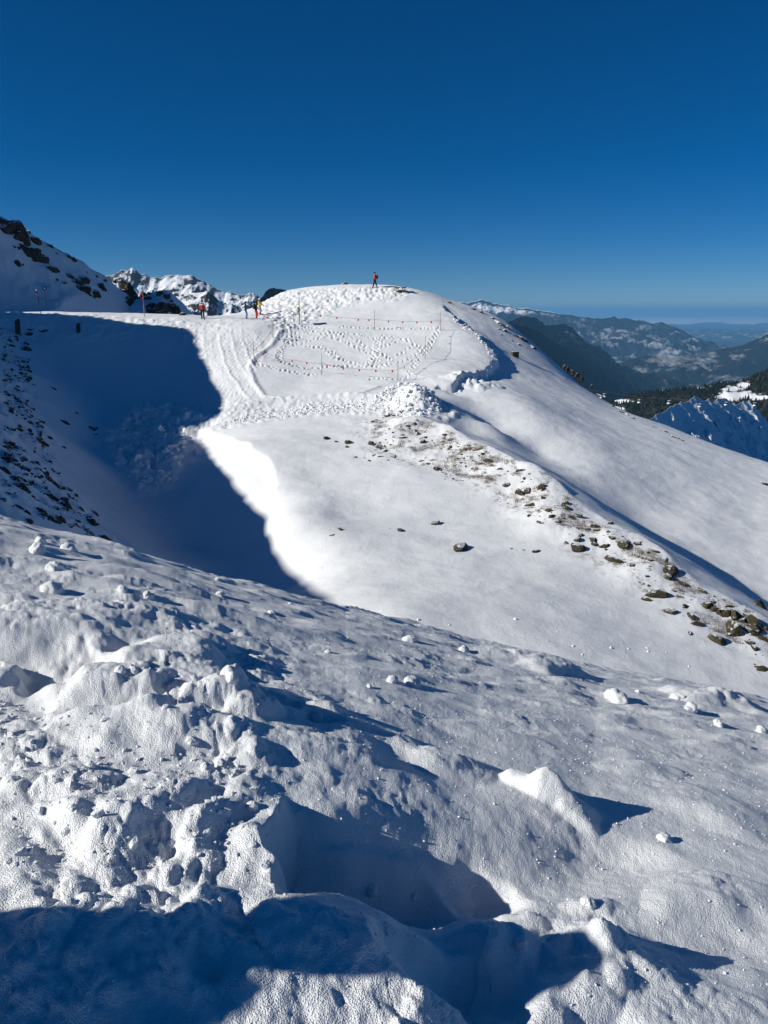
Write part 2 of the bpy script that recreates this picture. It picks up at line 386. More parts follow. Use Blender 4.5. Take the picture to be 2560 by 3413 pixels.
FG_DOMES = [  # pixel centre, half sizes in m, height, rotation, sharpness
 (720,2130,.12,.08,.13,.2,.8),(760,2330,.14,.12,.17,.1,.7),(790,2290,.055,.05,.13,.0,.5),(640,2400,.20,.14,.09,.3,1.0),(430,2330,.22,.15,.09,.2,1.0),(560,2330,.10,.10,.09,0,.8),
 (300,2180,.30,.14,.06,.3,1.0),(460,2140,.2,.10,.05,.0,1.0),(230,2580,.10,.08,.06,0,1),(190,2470,.12,.09,.07,.4,1),(590,2600,.25,.18,.08,.3,1),
 (1815,2650,.12,.10,.14,.3,.6),(1900,2690,.12,.10,.09,.2,.8),(2130,2560,.20,.10,.06,.2,1),(2380,2700,.35,.2,.07,.1,1.2),(2030,3190,.13,.13,.10,.2,.8),(2090,3150,.14,.12,.04,.5,.9),
 (1900,3330,.14,.10,.09,.4,.8),(2400,3000,.22,.16,.08,.3,1.1),(1620,3120,.12,.10,.09,.1,.9),(1750,3020,.08,.06,.05,.5,.8),(1330,3300,.12,.18,.10,.2,.8),(1960,2980,.09,.06,.05,.2,.8),
 (1720,2200,.55,.28,.16,.1,.8),(1800,2235,.20,.14,.14,.2,.6),(2390,2345,.38,.22,.20,.2,.7),(2460,2350,.14,.12,.16,.2,.5),(1200,2570,.30,.16,.06,.2,1.1),(980,2480,.30,.16,.07,.2,1.1),(1450,2520,.25,.12,.05,.0,1.1),
 (1530,2560,.18,.10,.06,.1,1.0),(1650,2450,.25,.10,.05,.1,1.0),(330,2030,.5,.14,.07,.0,.9),(520,2030,.5,.12,.06,.0,.9),(180,1965,.45,.16,.09,.1,.8),(700,2030,.4,.12,.05,.0,.9),(60,1990,.35,.2,.14,.1,.7),
 (1150,2960,.16,.10,.06,.2,.9),(1400,2980,.10,.07,.05,.1,.9),(1000,3050,.20,.14,.10,.6,.8),(1180,3200,.22,.14,.08,.5,.9),(2250,3350,.3,.2,.08,.1,1),(150,3050,.25,.2,.08,.3,1),
 (900,2330,.20,.12,.05,.2,1),(1150,2420,.25,.12,.06,.2,1),(1080,2380,.10,.08,.07,0,.8),
]
FG_PITS = [(1590,2890,.14,.10,.12),(890,2330,.10,.05,.06),(1060,2400,.09,.06,.07),(1540,3310,.18,.10,.12),(90,2100,.10,.12,.09),(1230,2880,.2,.12,.07),(1820,3060,.08,.06,.04),(2010,3070,.06,.05,.03),(470,2290,.30,.09,.06),(1840,3260,.07,.07,.05),(620,2870,.3,.14,.05)]
_fs = [(fpick(p[0]),) + p[1:] for p in FG_STEPS]
_fg = [(fpick(p[0]),) + p[1:] for p in FG_GROOVES]
_fdxy = fpick([(p[0], p[1]) for p in FG_DOMES]); _fpxy = fpick([(p[0], p[1]) for p in FG_PITS])
FOLD = fpick([(1150,3700),(1040,3413),(985,3100),(965,2800),(940,2560),(860,2350),(760,2150),(690,2040),(620,1960)]); FOLD = FOLD[np.argsort(FOLD[:, 1])]
FG_ROUGH = fpick([(-300,2300),(0,2250),(150,2330),(420,2420),(700,2450),(960,2560),(1120,2640),(1180,2800),(1150,2980),(1000,3060),(1260,3120),(1600,3100),(1900,3130),(2000,3413),(1500,3700),(400,3700),(-600,3413)])
FG_ROUGH2 = fpick([(-300,1880),(100,1860),(500,1950),(900,2080),(1100,2300),(1300,2500),(950,2560),(700,2450),(400,2300),(0,2250)])

def height(x, y):
    x = np.asarray(x, float); y = np.asarray(y, float); shp = x.shape; x = x.ravel(); y = y.ravel()
    z = base(x, y); r = np.hypot(x, y)
    # gentle wind-packed undulation everywhere
    z = z + 0.05 * fbm(x / 3.1 + .3, y / 1.7, 3, 3) * sstep(9, 16, r) * sstep(128, 100, r)
    # ---------------- foreground
    m = (r < 11)
    if m.any():
        X, Y = x[m], y[m]; R = r[m]; dz = np.zeros(X.shape); fade = sstep(11, 8.5, R)
        wx = X + 0.05 * noise(X * 3.1, Y * 3.1, 40) + 0.007 * noise(X * 11, Y * 11, 41); wy = Y + 0.05 * noise(X * 3.1 + 9, Y * 3.1, 42) + 0.007 * noise(X * 11 + 3, Y * 11, 43)
        jx = wx + .045 * noise(X * 5.5, Y * 5.5, 46) + .022 * noise(X * 13, Y * 13, 47)
        for p, lo, fl, hi, fh, w in _fs: dz += step_edge(jx, wy, p, .7 * lo, fl, .7 * hi, fh, 1.5 * w)
        for p, dp, w, rim in _fg: dz += groove(wx, wy, p, dp, w, rim)
        for (u, v, rx, ry, h, rot, p), c in zip(FG_DOMES, _fdxy): dz += dome(wx, wy, c, 1.25 * rx, 1.25 * ry, .52 * h, rot, 1.1 + p * .3, 0.4, int(u) % 50)
        for (u, v, rx, ry, h), c in zip(FG_PITS, _fpxy): dz -= dome(wx, wy, c, 1.3 * rx, 1.3 * ry, .6 * h, 0, 1.6, 0.3, int(u) % 50)
        a = poly_mask(X, Y, FG_ROUGH, 0.18); b = poly_mask(X, Y, FG_ROUGH2, 0.3)
        dz += 0.016 * fbm(X / .6, Y / .6, 2, 50) + 0.0045 * fbm(X / .17, Y / .17, 2, 55)
        dz += np.clip(dz, 0, .2) * (.10 * noise(X / .09, Y / .09, 56))
        # clods: puffy broken snow in patches
        def billow(sc, sd): return np.abs(noise(X / sc + .25 * noise(X / sc, Y / sc, sd + 1), Y / sc, sd)) + .5 * np.abs(noise(X / (sc * .47), Y / (sc * .47), sd + 2)) + .28 * np.abs(noise(X / (sc * .22), Y / (sc * .22), sd + 3))
        patch = sstep(.05, .45, noise(X / .42, Y / .42, 58) + .18 * a)
        dz += (np.clip(a + .9 * b, 0, 1) * (.006 + .030 * patch) + .014 * sstep(.1, .6, noise(X / .5 + 9, Y / .35, 59)) + .25 * np.clip(dz - .015, 0, .15)) * (billow(.17, 300) - .35)
        # crumbled crust
        i = (a + b) > 0.01
        if i.any():
            xx, yy = X[i], Y[i]; aa = a[i]; bb = b[i]
            d1, d2, cid = worley(xx / .085 + .4 * noise(xx * 9, yy * 9, 61), yy / .085, 62)
            d3, d4, cid2 = worley(xx / .22 + .3 * noise(xx * 5, yy * 5, 63), yy / .22, 64)
            cl = sstep(-.1, .5, noise(xx / .5, yy / .5, 65) + .25)
            ch = .008 * cl * np.where(cid > .55, np.clip(1 - (d1 * 1.7) ** 2, 0, 1), 0) + .010 * np.where(cid2 > .62, np.clip(1 - (d3 * 1.5) ** 2, 0, 1), 0) * cl
            dz[i] += (aa + .8 * bb) * ch + (aa + .6 * bb) * .010 * (ridged(xx / .45, yy / .3, 3, 66) - .9)
        # wind ripples and little drifts towards the brow, drawn out along the wind
        q = sstep(2.6, 5, R) * (1 - .4 * a)
        ca, sa = math.cos(-.32), math.sin(-.32); xr = X * ca - Y * sa; yr = X * sa + Y * ca
        dz += q * (.042 * np.clip(ridged(xr / 1.1, yr / .33, 3, 70) - .95, 0, 2) + .024 * fbm(xr / .8, yr / .22, 3, 73))
        dz += (.0012 + .0011 * np.clip(noise(X / .5, Y / .5, 77), -1, 1) + .0014 * (a + b)) * fbm(X / .05, Y / .05, 2, 75, .6) + .0008 * noise(X / .014, Y / .014, 78) * sstep(6, 3, R)
        d = np.clip(np.interp(Y, FOLD[:, 1], FOLD[:, 0]) - X, 0, 2.4); dz -= .26 * (np.sqrt(d * d + .04) - .2) * sstep(5.6, 3.0, R)
        z[m] += dz * fade
    # ---------------- mid ground
    m = (r > 50) & (r < 118) & (np.abs(x) < 55)
    if m.any():
        X, Y = x[m], y[m]; dz = np.zeros(X.shape)
        # groomed piste: track ribs along the run
        pm = poly_mask(X, Y, PISTE, 0.5)
        d, s, arc, L = seg_dist(X, Y, PISTE_AXIS); off = d * s
        sh = sstep(62.5, 59.5, Y)
        low = sstep(79.5, 76.5, Y)
        wob = off + .10 * noise(X / 2.2, Y / 2.2, 80)
        ribs = .022 * np.sin(off * 6.283 / .42) * np.sign(np.sin(arc * 6.283 / .8 + 2 * noise(X, Y, 89))) * sstep(-.4, .5, noise(off / 1.1, arc / 4, 81) + .2) + .03 * noise(off / .2, arc / .45, 82) + sum(hh * np.exp(-((off - oo - .12 * noise(arc / 3, 0 * arc, 79 + ii)) / .13) ** 2) * (.6 + .6 * noise(off / .3, arc / .6, 69 + ii)) for ii, (oo, hh) in enumerate(((-3.2, .07), (-2.1, .09), (-1.2, .05), (.3, .10), (1.5, .07), (2.5, .10)))) + .03 * noise(off / .7, arc / 5, 87)
        d1, d2, cid = worley(X / .34, Y / .34, 83)
        chop = .10 * np.where(cid > .35, np.clip(1 - d1 * 1.5, 0, 1), 0) + .04 * noise(X / .25, Y / .25, 84)
        dz += pm * ((1 - sh) * ribs * (.25 + .75 * low) + sh * chop * .9)
        dz += (.13 * np.exp(-(seg_dist(X, Y, PISTE_EDGE)[0] / .25) ** 2)) * sstep(81, 78, Y)
        # track cleared along the shelf
        d, s, arc, L = seg_dist(X, Y, SHELF_AXIS)
        dz += -.22 * np.exp(-(d / 1.6) ** 2) * (.5 + .5 * noise(arc / 3, d, 85)) + .16 * np.exp(-((d - 2.3) / .45) ** 2) * (.6 + .7 * noise(X / .5, Y / .5, 86))
        # ploughed heap
        wv = noise(X / .8, Y / .8, 90)
        rr = np.sqrt(((X - PILE[0] + .2) / 2.5) ** 2 + ((Y - PILE[1]) / 2.4) ** 2) * (1 + .15 * wv)
        hp = np.clip(1 - rr, 0, 1)
        d1, d2, cid = worley(X / .42, Y / .42, 91)
        dz += 1.15 * sstep(0, 1, hp) + sstep(0, .25, hp) * (.30 * cid * np.clip(1 - d1, 0, 1) + .12 * noise(X / .22, Y / .22, 92))
        # trampled knob
        k = poly_mask(X, Y, KNOB_ROUGH, 1.0)
        d1, d2, cid = worley(X / .36 + .3 * noise(X, Y, 88), Y / .5, 93)
        dz += k * (.13 * np.where(cid > .4, np.clip(1 - d1 * 1.25, 0, 1), 0) - .12 * np.where(cid < .25, np.clip(1 - d1 * 1.2, 0, 1), 0) + .09 * fbm(X / 1.1, Y / 1.1, 3, 94))
        # broken lip on the right of the knob
        jx = X + .35 * noise(X / 1.3, Y / 1.3, 95) + .15 * noise(X / .45, Y / .45, 96); jy = Y + .6 * noise(X / 1.6 + 4, Y / 1.6, 97)
        d, s, arc, L = seg_dist(jx, jy, LIP); sd = d * s
        e = sstep(0, 3, arc) * sstep(0, 2.5, L - arc)
        dz += e * (sstep(-.12, .12, -sd) * .28 * np.exp(-np.maximum(-sd, 0) / 3.0) - sstep(-.12, .12, sd) * .38 * np.exp(-np.maximum(sd, 0) / 3.0))
        # hummock under the lip
        c = at(1570, 1290, 67.5); hm = dome(X, Y, c, 2.6, 1.7, 1.0, .2, 1.0, .4, 4); dz += hm * (.40 + .22 * fbm(X / .5, Y / .5, 3, 102))
        # footprints
        f = (Y > 62) & (Y < 90) & (X > -16) & (X < 9)
        if f.any():
            xf, yf = X[f], Y[f]; df = np.zeros(xf.shape)
            order = np.argsort(yf); ys = yf[order]
            for (px, py, pr, pd) in PITS:
                i0, i1 = np.searchsorted(ys, (py - .6, py + .6)); idx = order[i0:i1]
                q = np.abs(xf[idx] - px) < .6; idx = idx[q]
                d = np.hypot(xf[idx] - px, (yf[idx] - py) * .8) / pr
                df[idx] += -pd * np.exp(-d ** 4) + pd * .55 * np.exp(-((d - 1.45) / .35) ** 2)
            dz[f] += np.clip(df, -.2, .16)
        # bank under the road: lumpy, with a rolled edge
        bk = sstep(83, 80.5, Y) * sstep(72, 78, Y) * sstep(-13, -18, X)
        dz += bk * (.10 * noise(X / .8, Y / .8, 98) + .06 * noise(X / .3, Y / .3, 99)) + .25 * np.exp(-((Y - 80.6 - .4 * noise(X / 3, 0 * X, 100)) / .35) ** 2) * sstep(-17, -20, X) * (.5 + .5 * noise(X / .7, Y / .7, 101))
        z[m] += dz
    # ---------------- bowl: avalanche debris, cornice, rib
    m = (r > 13) & (r < 64)
    if m.any():
        X, Y = x[m], y[m]; dz = np.zeros(X.shape)
        db = poly_mask(X, Y, DEBRIS, 1.2)
        d1, d2, cid = worley(X / .8 + .3 * noise(X, Y, 110), Y / .8, 111); d3, d4, cid3 = worley(X / .35, Y / .35, 112)
        dz += db * (.45 + .60 * cid * np.clip(1.1 - d1, 0, 1) + .16 * cid3 * np.clip(1 - d3, 0, 1))
        jx = X + .25 * noise(X / 2.2, Y / 2.2, 113) + .06 * noise(X / .5, Y / .5, 116); jy = Y + .2 * noise(X / 1.5, Y / 1.5 + 3, 114)
        d, s, arc, L = seg_dist(jx, jy, CORN); sd = d * s
        e = sstep(0, 1.5, arc) * sstep(0, 6, L - arc)
        dz += e * (sstep(-.5, .5, sd) * .35 * np.exp(-np.maximum(sd, 0) / 2.5) - sstep(-.5, .5, -sd) * .25 * np.exp(-np.maximum(-sd, 0) / 3))
        h = poly_mask(X, Y, HEATH, 2.0)
        dz += h * (.16 * fbm(X / 2.4, Y / 1.8, 2, 115) + .025 * noise(X / .3, Y / .3, 117))
        d, s_, arc, L = seg_dist(X + .5 * noise(X / 2, Y / 2, 122), Y + .5 * noise(X / 2 + 5, Y / 2, 123), RIB)
        dz += .40 * np.exp(-np.where(s_ > 0, d / .8, d / 2.6)) * sstep(0, 3, arc) * (.7 + .5 * noise(X / 2.6, Y / 2.6, 124))
        sc = poly_mask(X, Y, SCREE, 2.0)
        dz += sc * (.25 * fbm(X / 1.4, Y / 1.4, 3, 118))
        # wind scour marks on the sunny mound
        ca, sa = math.cos(.35), math.sin(.35); xr = X * ca + Y * sa; yr = -X * sa + Y * ca
        mm = sstep(-8, -3, X) * (1 - h)
        dz += mm * (.05 * np.clip(ridged(xr / 3.5, yr / .9, 2, 119) - 1.0, 0, 1) * sstep(-.1, .5, noise(X / 9, Y / 7, 120)) + .05 * fbm(xr / 5, yr / 1.4, 2, 121))
        z[m] += dz
    # hill and knoll: rougher ground
    hz = sstep(89, 93, y) * sstep(-12, -20, x) * sstep(126, 118, r)
    if (hz > 0).any():
        i = hz > 0; z[i] += hz[i] * (.30 * fbm(x[i] / 3, y[i] / 3, 4, 130) + .35 * np.clip(ridged(x[i] / 5, y[i] / 4, 3, 131) - 1.05, 0, 2))
    return z.reshape(shp)

# ------------------------------------------------------------------ materials
def mat(name, base=(0.8, 0.8, 0.8), rough=0.6, spec=0.3):
    m = bpy.data.materials.new(name); m.use_nodes = True
    b = m.node_tree.nodes['Principled BSDF']; b.inputs['Base Color'].default_value = (*base, 1); b.inputs['Roughness'].default_value = rough
    b.inputs['Specular IOR Level'].default_value = spec
    return m, m.node_tree, b
def N(nt, t, **k):
    n = nt.nodes.new(t)
    for a, v in k.items():
        if a in n.inputs: n.inputs[a].default_value = v
        else: setattr(n, a, v)
    return n
def tex(nt, co, scale, detail=4, rough=0.55, kind='ShaderNodeTexNoise'):
    n = N(nt, kind, Scale=scale)
    if 'Detail' in n.inputs: n.inputs['Detail'].default_value = detail
    if 'Roughness' in n.inputs: n.inputs['Roughness'].default_value = rough
    if co is not None: nt.links.new(co, n.inputs['Vector'])
    return n
def ramp(nt, src, stops):
    r = N(nt, 'ShaderNodeValToRGB'); e = r.color_ramp.elements
    while len(e) > 1: e.remove(e[-1])
    e[0].position = stops[0][0]; e[0].color = (*stops[0][1], 1)
    for p, c in stops[1:]:
        q = e.new(p); q.color = (*c, 1)
    nt.links.new(src, r.inputs['Fac']); return r
def mixc(nt, fac, a, b):
    m = N(nt, 'ShaderNodeMix', data_type='RGBA')
    if isinstance(fac, float): m.inputs[0].default_value = fac
    else: nt.links.new(fac, m.inputs[0])
    for s, i in ((a, 6), (b, 7)):
        if isinstance(s, tuple): m.inputs[i].default_value = (*s, 1)
        else: nt.links.new(s, m.inputs[i])
    return m.outputs[2]
def math_n(nt, op, a, b=0.0, clamp=False):
    m = N(nt, 'ShaderNodeMath', operation=op, use_clamp=clamp)
    for s, i in ((a, 0), (b, 1)):
        if isinstance(s, (int, float)): m.inputs[i].default_value = s
        else: nt.links.new(s, m.inputs[i])
    return m.outputs[0]
def bump(nt, b, h, dist, strength=1.0, prev=None):
    n = N(nt, 'ShaderNodeBump'); n.inputs['Distance'].default_value = dist; n.inputs['Strength'].default_value = strength
    nt.links.new(h, n.inputs['Height'])
    if prev is not None: nt.links.new(prev, n.inputs['Normal'])
    nt.links.new(n.outputs['Normal'], b.inputs['Normal']); return n.outputs['Normal']

def snow_material(name, grains=True, heath=False):
    m, nt, b = mat(name, (0.80, 0.82, 0.83), 0.6, 0.2)
    co = N(nt, 'ShaderNodeNewGeometry').outputs['Position']
    big = tex(nt, co, 0.25, 3); c = ramp(nt, big.outputs['Fac'], [(0.3, (0.775, 0.795, 0.81)), (0.7, (0.815, 0.83, 0.84))])
    col = c.outputs['Color']
    if heath:
        at_ = N(nt, 'ShaderNodeAttribute', attribute_name='heath')
        n1 = tex(nt, co, 2.2, 6, 0.7); n2 = tex(nt, co, 0.45, 3)
        s = math_n(nt, 'ADD', n1.outputs['Fac'], math_n(nt, 'MULTIPLY', n2.outputs['Fac'], 0.5))
        k = math_n(nt, 'MULTIPLY', at_.outputs['Fac'], math_n(nt, 'MULTIPLY', math_n(nt, 'SUBTRACT', s, 0.80), 8.0, True), True)
        br = ramp(nt, tex(nt, co, 5.0, 5).outputs['Fac'], [(0.3, (0.05, 0.035, 0.025)), (0.55, (0.14, 0.10, 0.065)), (0.8, (0.30, 0.25, 0.18))])
        col = mixc(nt, k, col, br.outputs['Color'])
    nt.links.new(col, b.inputs['Base Color'])
    if grains:
        g0 = tex(nt, co, 0.9, 3, 0.6); nrm = bump(nt, b, g0.outputs['Fac'], 0.10, 0.42); g4 = tex(nt, co, 5.0, 4, 0.65); nrm = bump(nt, b, g4.outputs['Fac'], 0.030, 0.55, nrm)
        g1 = tex(nt, co, 90.0, 2, 0.6); nrm = bump(nt, b, g1.outputs['Fac'], 0.004, 0.35, nrm)
        g2 = tex(nt, co, 260.0, 1, 0.5); nrm = bump(nt, b, g2.outputs['Fac'], 0.005, 1.0, nrm)
    return m
M_SNOW = snow_material('snow', True, True)
M_CHUNK = snow_material('snow_chunk', True, False)

def rock_material(name, dark, light, moss=None, snow=0.0, scale=3.0, bd=0.06):
    m, nt, b = mat(name, dark, 0.85, 0.2)
    co = N(nt, 'ShaderNodeTexCoord').outputs['Object']
    n = tex(nt, co, scale, 8, 0.65); c = ramp(nt, n.outputs['Fac'], [(0.3, dark), (0.7, light)]).outputs['Color']
    if moss:
        k = ramp(nt, tex(nt, co, scale * 1.7, 5).outputs['Fac'], [(0.48, (0, 0, 0)), (0.62, (1, 1, 1))])
        c = mixc(nt, k.outputs['Color'], c, moss)
    if snow > 0:
        g = N(nt, 'ShaderNodeNewGeometry'); sx = N(nt, 'ShaderNodeSeparateXYZ'); nt.links.new(g.outputs['Normal'], sx.inputs[0])
        f = math_n(nt, 'ADD', sx.outputs['Z'], math_n(nt, 'MULTIPLY', n.outputs['Fac'], 0.6))
        k = math_n(nt, 'MULTIPLY', math_n(nt, 'SUBTRACT', f, 1.3 - snow), 6.0, True)
        c = mixc(nt, k, c, (0.84, 0.86, 0.89))
    nt.links.new(c, b.inputs['Base Color'])
    bump(nt, b, tex(nt, co, scale * 4, 6, 0.7).outputs['Fac'], bd, 0.8)
    return m
M_ROCK = rock_material('lichen_rock', (0.022, 0.019, 0.016), (0.085, 0.07, 0.05), (0.095, 0.088, 0.036), 0.16)
M_ROCKD = rock_material('dark_rock', (0.025, 0.022, 0.02), (0.10, 0.08, 0.062), None, 0.25)
def plain(name, c, r=0.6, var=0.25, scale=20.0, spec=0.3):
    m, nt, b = mat(name, c, r, spec)
    n = tex(nt, N(nt, 'ShaderNodeTexCoord').outputs['Object'], scale, 4)
    k = ramp(nt, n.outputs['Fac'], [(0.3, tuple(x * (1 - var) for x in c)), (0.7, tuple(min(1, x * (1 + var)) for x in c))])
    nt.links.new(k.outputs['Color'], b.inputs['Base Color']); return m

# ------------------------------------------------------------------ mesh helpers
def mesh_obj(name, verts, faces, material, parent=None, smooth=False, mats=None, midx=None):
    me = bpy.data.meshes.new(name); me.from_pydata([tuple(v) for v in verts], [], [tuple(f) for f in faces])
    for mm in (mats or [material]): me.materials.append(mm)
    if midx is not None: me.polygons.foreach_set('material_index', midx)
    me.polygons.foreach_set('use_smooth', [smooth] * len(me.polygons)); me.update()
    o = bpy.data.objects.new(name, me); COL.objects.link(o)
    if parent is not None: o.parent = parent
    return o
def grid_mesh(name, X, Y, Z, material, attrs=None, wrap=False):
    ny, nx = X.shape; co = np.stack([X, Y, Z], -1).reshape(-1, 3).astype(np.float32)
    j, i = np.meshgrid(np.arange(ny - 1), np.arange(nx if wrap else nx - 1), indexing='ij'); i2 = (i + 1) % nx
    q = np.stack([j * nx + i, j * nx + i2, (j + 1) * nx + i2, (j + 1) * nx + i], -1).reshape(-1, 4).astype(np.int32)
    me = bpy.data.meshes.new(name); me.vertices.add(len(co)); me.vertices.foreach_set('co', co.ravel())
    me.loops.add(q.size); me.loops.foreach_set('vertex_index', q.ravel())
    me.polygons.add(len(q)); me.polygons.foreach_set('loop_start', np.arange(0, q.size, 4, dtype=np.int32)); me.polygons.foreach_set('loop_total', np.full(len(q), 4, np.int32))
    me.polygons.foreach_set('use_smooth', np.ones(len(q), bool)); me.materials.append(material)
    for k, a in (attrs or {}).items():
        at_ = me.attributes.new(k, 'FLOAT', 'POINT'); at_.data.foreach_set('value', a.ravel().astype(np.float32))
    me.update(calc_edges=True); me.validate()
    o = bpy.data.objects.new(name, me); COL.objects.link(o); return o
def tag(o, label=None, cat=None, group=None, kind=None):
    if label: o['label'] = label
    if cat: o['category'] = cat
    if group: o['group'] = group
    if kind: o['kind'] = kind
    return o
def empty(name, loc, rz=0.0):
    o = bpy.data.objects.new(name, None); COL.objects.link(o); o.location = loc; o.rotation_euler = (0, 0, rz); return o

# ------------------------------------------------------------------ the near mountain: one sheet of snow
def build_ground():
    th = np.radians(np.concatenate([np.arange(-180, -84, 3), np.arange(-84, -44, .5), np.arange(-44, -28.6, .2), np.arange(-28.6, 28.6, .078), np.arange(28.6, 44, .2), np.arange(44, 180, 2.5)]))
    r = [0.55]
    while r[-1] < 1.08: r.append(r[-1] * 1.03)
    while r[-1] < 9.5: r.append(r[-1] * 1.005)
    while r[-1] < 22: r.append(r[-1] * 1.015)
    while r[-1] < 50: r.append(r[-1] * 1.0055)
    while r[-1] < 98: r.append(r[-1] + .19)
    while r[-1] < 130: r.append(r[-1] + .5)
    while r[-1] < 420: r.append(r[-1] * 1.03)
    r = np.array(r)
    T, R = np.meshgrid(th, r); X = R * np.sin(T); Y = R * np.cos(T)
    Z = height(X, Y)
    hm = np.zeros(X.shape); sel = (R > 25) & (R < 62) & (np.abs(T) < .6)
    hm[sel] = poly_mask(X[sel], Y[sel], HEATH, 1.5)
    return grid_mesh('snow_slope', X, Y, Z, M_SNOW, {'heath': hm}, wrap=True)
ground = build_ground()
tag(ground, 'sunlit and shaded snow covering the near mountainside', kind='structure')
# ------------------------------------------------------------------ far country
def far_material(name, snow_h=None, forest=(0.018, 0.026, 0.022), rockc=(0.09, 0.085, 0.085), snow_bias=0.0, scale=0.01, field=None, fieldk=0.0):
    """rock and forest, with snow where the ground is flat or high enough (heights in metres)"""
    m, nt, b = mat(name, rockc, 0.9, 0.05)
    g = N(nt, 'ShaderNodeNewGeometry'); sn = N(nt, 'ShaderNodeSeparateXYZ'); nt.links.new(g.outputs['Normal'], sn.inputs[0])
    sp = N(nt, 'ShaderNodeSeparateXYZ'); nt.links.new(g.outputs['Position'], sp.inputs[0])
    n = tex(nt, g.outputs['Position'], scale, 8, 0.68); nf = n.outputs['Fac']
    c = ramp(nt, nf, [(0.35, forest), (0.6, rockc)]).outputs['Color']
    if field:
        k = ramp(nt, tex(nt, g.outputs['Position'], scale * 0.6, 6, 0.6).outputs['Fac'], [(fieldk, (0, 0, 0)), (fieldk + 0.08, (1, 1, 1))])
        c = mixc(nt, k.outputs['Color'], c, field)
    if snow_h is not None:
        hh = math_n(nt, 'DIVIDE', math_n(nt, 'SUBTRACT', sp.outputs['Z'], snow_h[0]), float(snow_h[1] - snow_h[0]), True)
        f = math_n(nt, 'ADD', math_n(nt, 'MULTIPLY', sn.outputs['Z'], 1.0), math_n(nt, 'MULTIPLY', math_n(nt, 'SUBTRACT', nf, 0.5), 1.5))
        f = math_n(nt, 'MULTIPLY', math_n(nt, 'SUBTRACT', f, 0.72 - snow_bias), 9.0, True)
        k = math_n(nt, 'MULTIPLY', f, math_n(nt, 'MULTIPLY', math_n(nt, 'ADD', hh, math_n(nt, 'MULTIPLY', math_n(nt, 'SUBTRACT', nf, 0.5), 1.2)), 2.0, True), True)
        c = mixc(nt, k, c, (0.82, 0.84, 0.87))
    nt.links.new(c, b.inputs['Base Color']); return m

def far_range(name, sky_pts, D, zb, wf, wb, amp, ls, seed, nx, ny, material, label, skew=0.0, pw=0.75, crag=0.0, u0=None, lean=0.0):
    """a mountain whose crest runs across the view at distance D; wf, wb: depth of its near and far flank; ls: size of its spurs"""
    P = np.array(sky_pts, float); r = rays(P[:, 0], P[:, 1]); uu = np.linspace(P[0, 0], P[-1, 0], nx)
    yD = D + skew * (P[:, 0] - P[0, 0]); W = r * (yD / r[:, 1])[:, None]
    xs = np.interp(uu, P[:, 0], W[:, 0]); ys = np.interp(uu, P[:, 0], W[:, 1]); zs = np.interp(uu, P[:, 0], W[:, 2])
    t = np.concatenate([-np.linspace(1, 0, ny // 3, endpoint=False) ** 1.4, np.linspace(0, 1, ny) ** 1.4])
    T, XS = np.meshgrid(t, xs, indexing='ij'); YS = np.meshgrid(t, ys, indexing='ij')[1]; ZS = np.meshgrid(t, zs, indexing='ij')[1]
    dist = np.where(T > 0, T * wf, -T * wb)
    X = XS + lean * dist * np.sign(T); Y = YS - np.sign(T) * dist
    q = np.abs(T) ** pw
    Z = ZS + (zb - ZS) * q
    wx = X + .35 * ls * noise(X / ls, Y / ls, seed + 3); wy = Y + .35 * ls * noise(X / ls + 7, Y / ls, seed + 4)
    rg = ridged(wx / ls, wy / (ls * 1.8), 6, seed, 0.52) - 1.05
    Z = Z + amp * rg * sstep(0, .22, np.abs(T)) * (1 - sstep(.8, 1, np.abs(T)) * .8) + .25 * amp * rg * (1 - sstep(0, .22, np.abs(T)))
    Z = Z + crag * fbm(X / (ls * .12), Y / (ls * .12), 4, seed + 8) * (.35 + sstep(0, .1, np.abs(T)))
    o = grid_mesh(name, X, Y, Z, material); tag(o, label, kind='structure'); return o

M_ALP = far_material('alpine_rock_and_snow', (-250, 30), (0.03, 0.032, 0.035), (0.10, 0.095, 0.09), 0.08, 0.012)
M_ALP2 = far_material('craggy_rock_and_snow', (-150, 10), (0.03, 0.032, 0.035), (0.10, 0.095, 0.09), 0.02, 0.024)
M_FARR = far_material('limestone_range', (-100, 90), (0.006, 0.009, 0.012), (0.020, 0.024, 0.031), 0.06, 0.0024)
M_DARK = far_material('forested_flank', (-160, 80), (0.005, 0.008, 0.008), (0.022, 0.023, 0.023), -0.02, 0.004)
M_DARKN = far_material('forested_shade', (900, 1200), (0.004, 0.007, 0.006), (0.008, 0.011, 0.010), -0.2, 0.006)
M_HILLS = far_material('wooded_hills', (-400, -190), (0.006, 0.009, 0.008), (0.014, 0.016, 0.014), -0.12, 0.0022, (0.034, 0.034, 0.026), 0.60)
M_PEAKLET = far_material('snow_peak', (-300, -200), (0.05, 0.045, 0.04), (0.12, 0.10, 0.085), 0.42, 0.05)

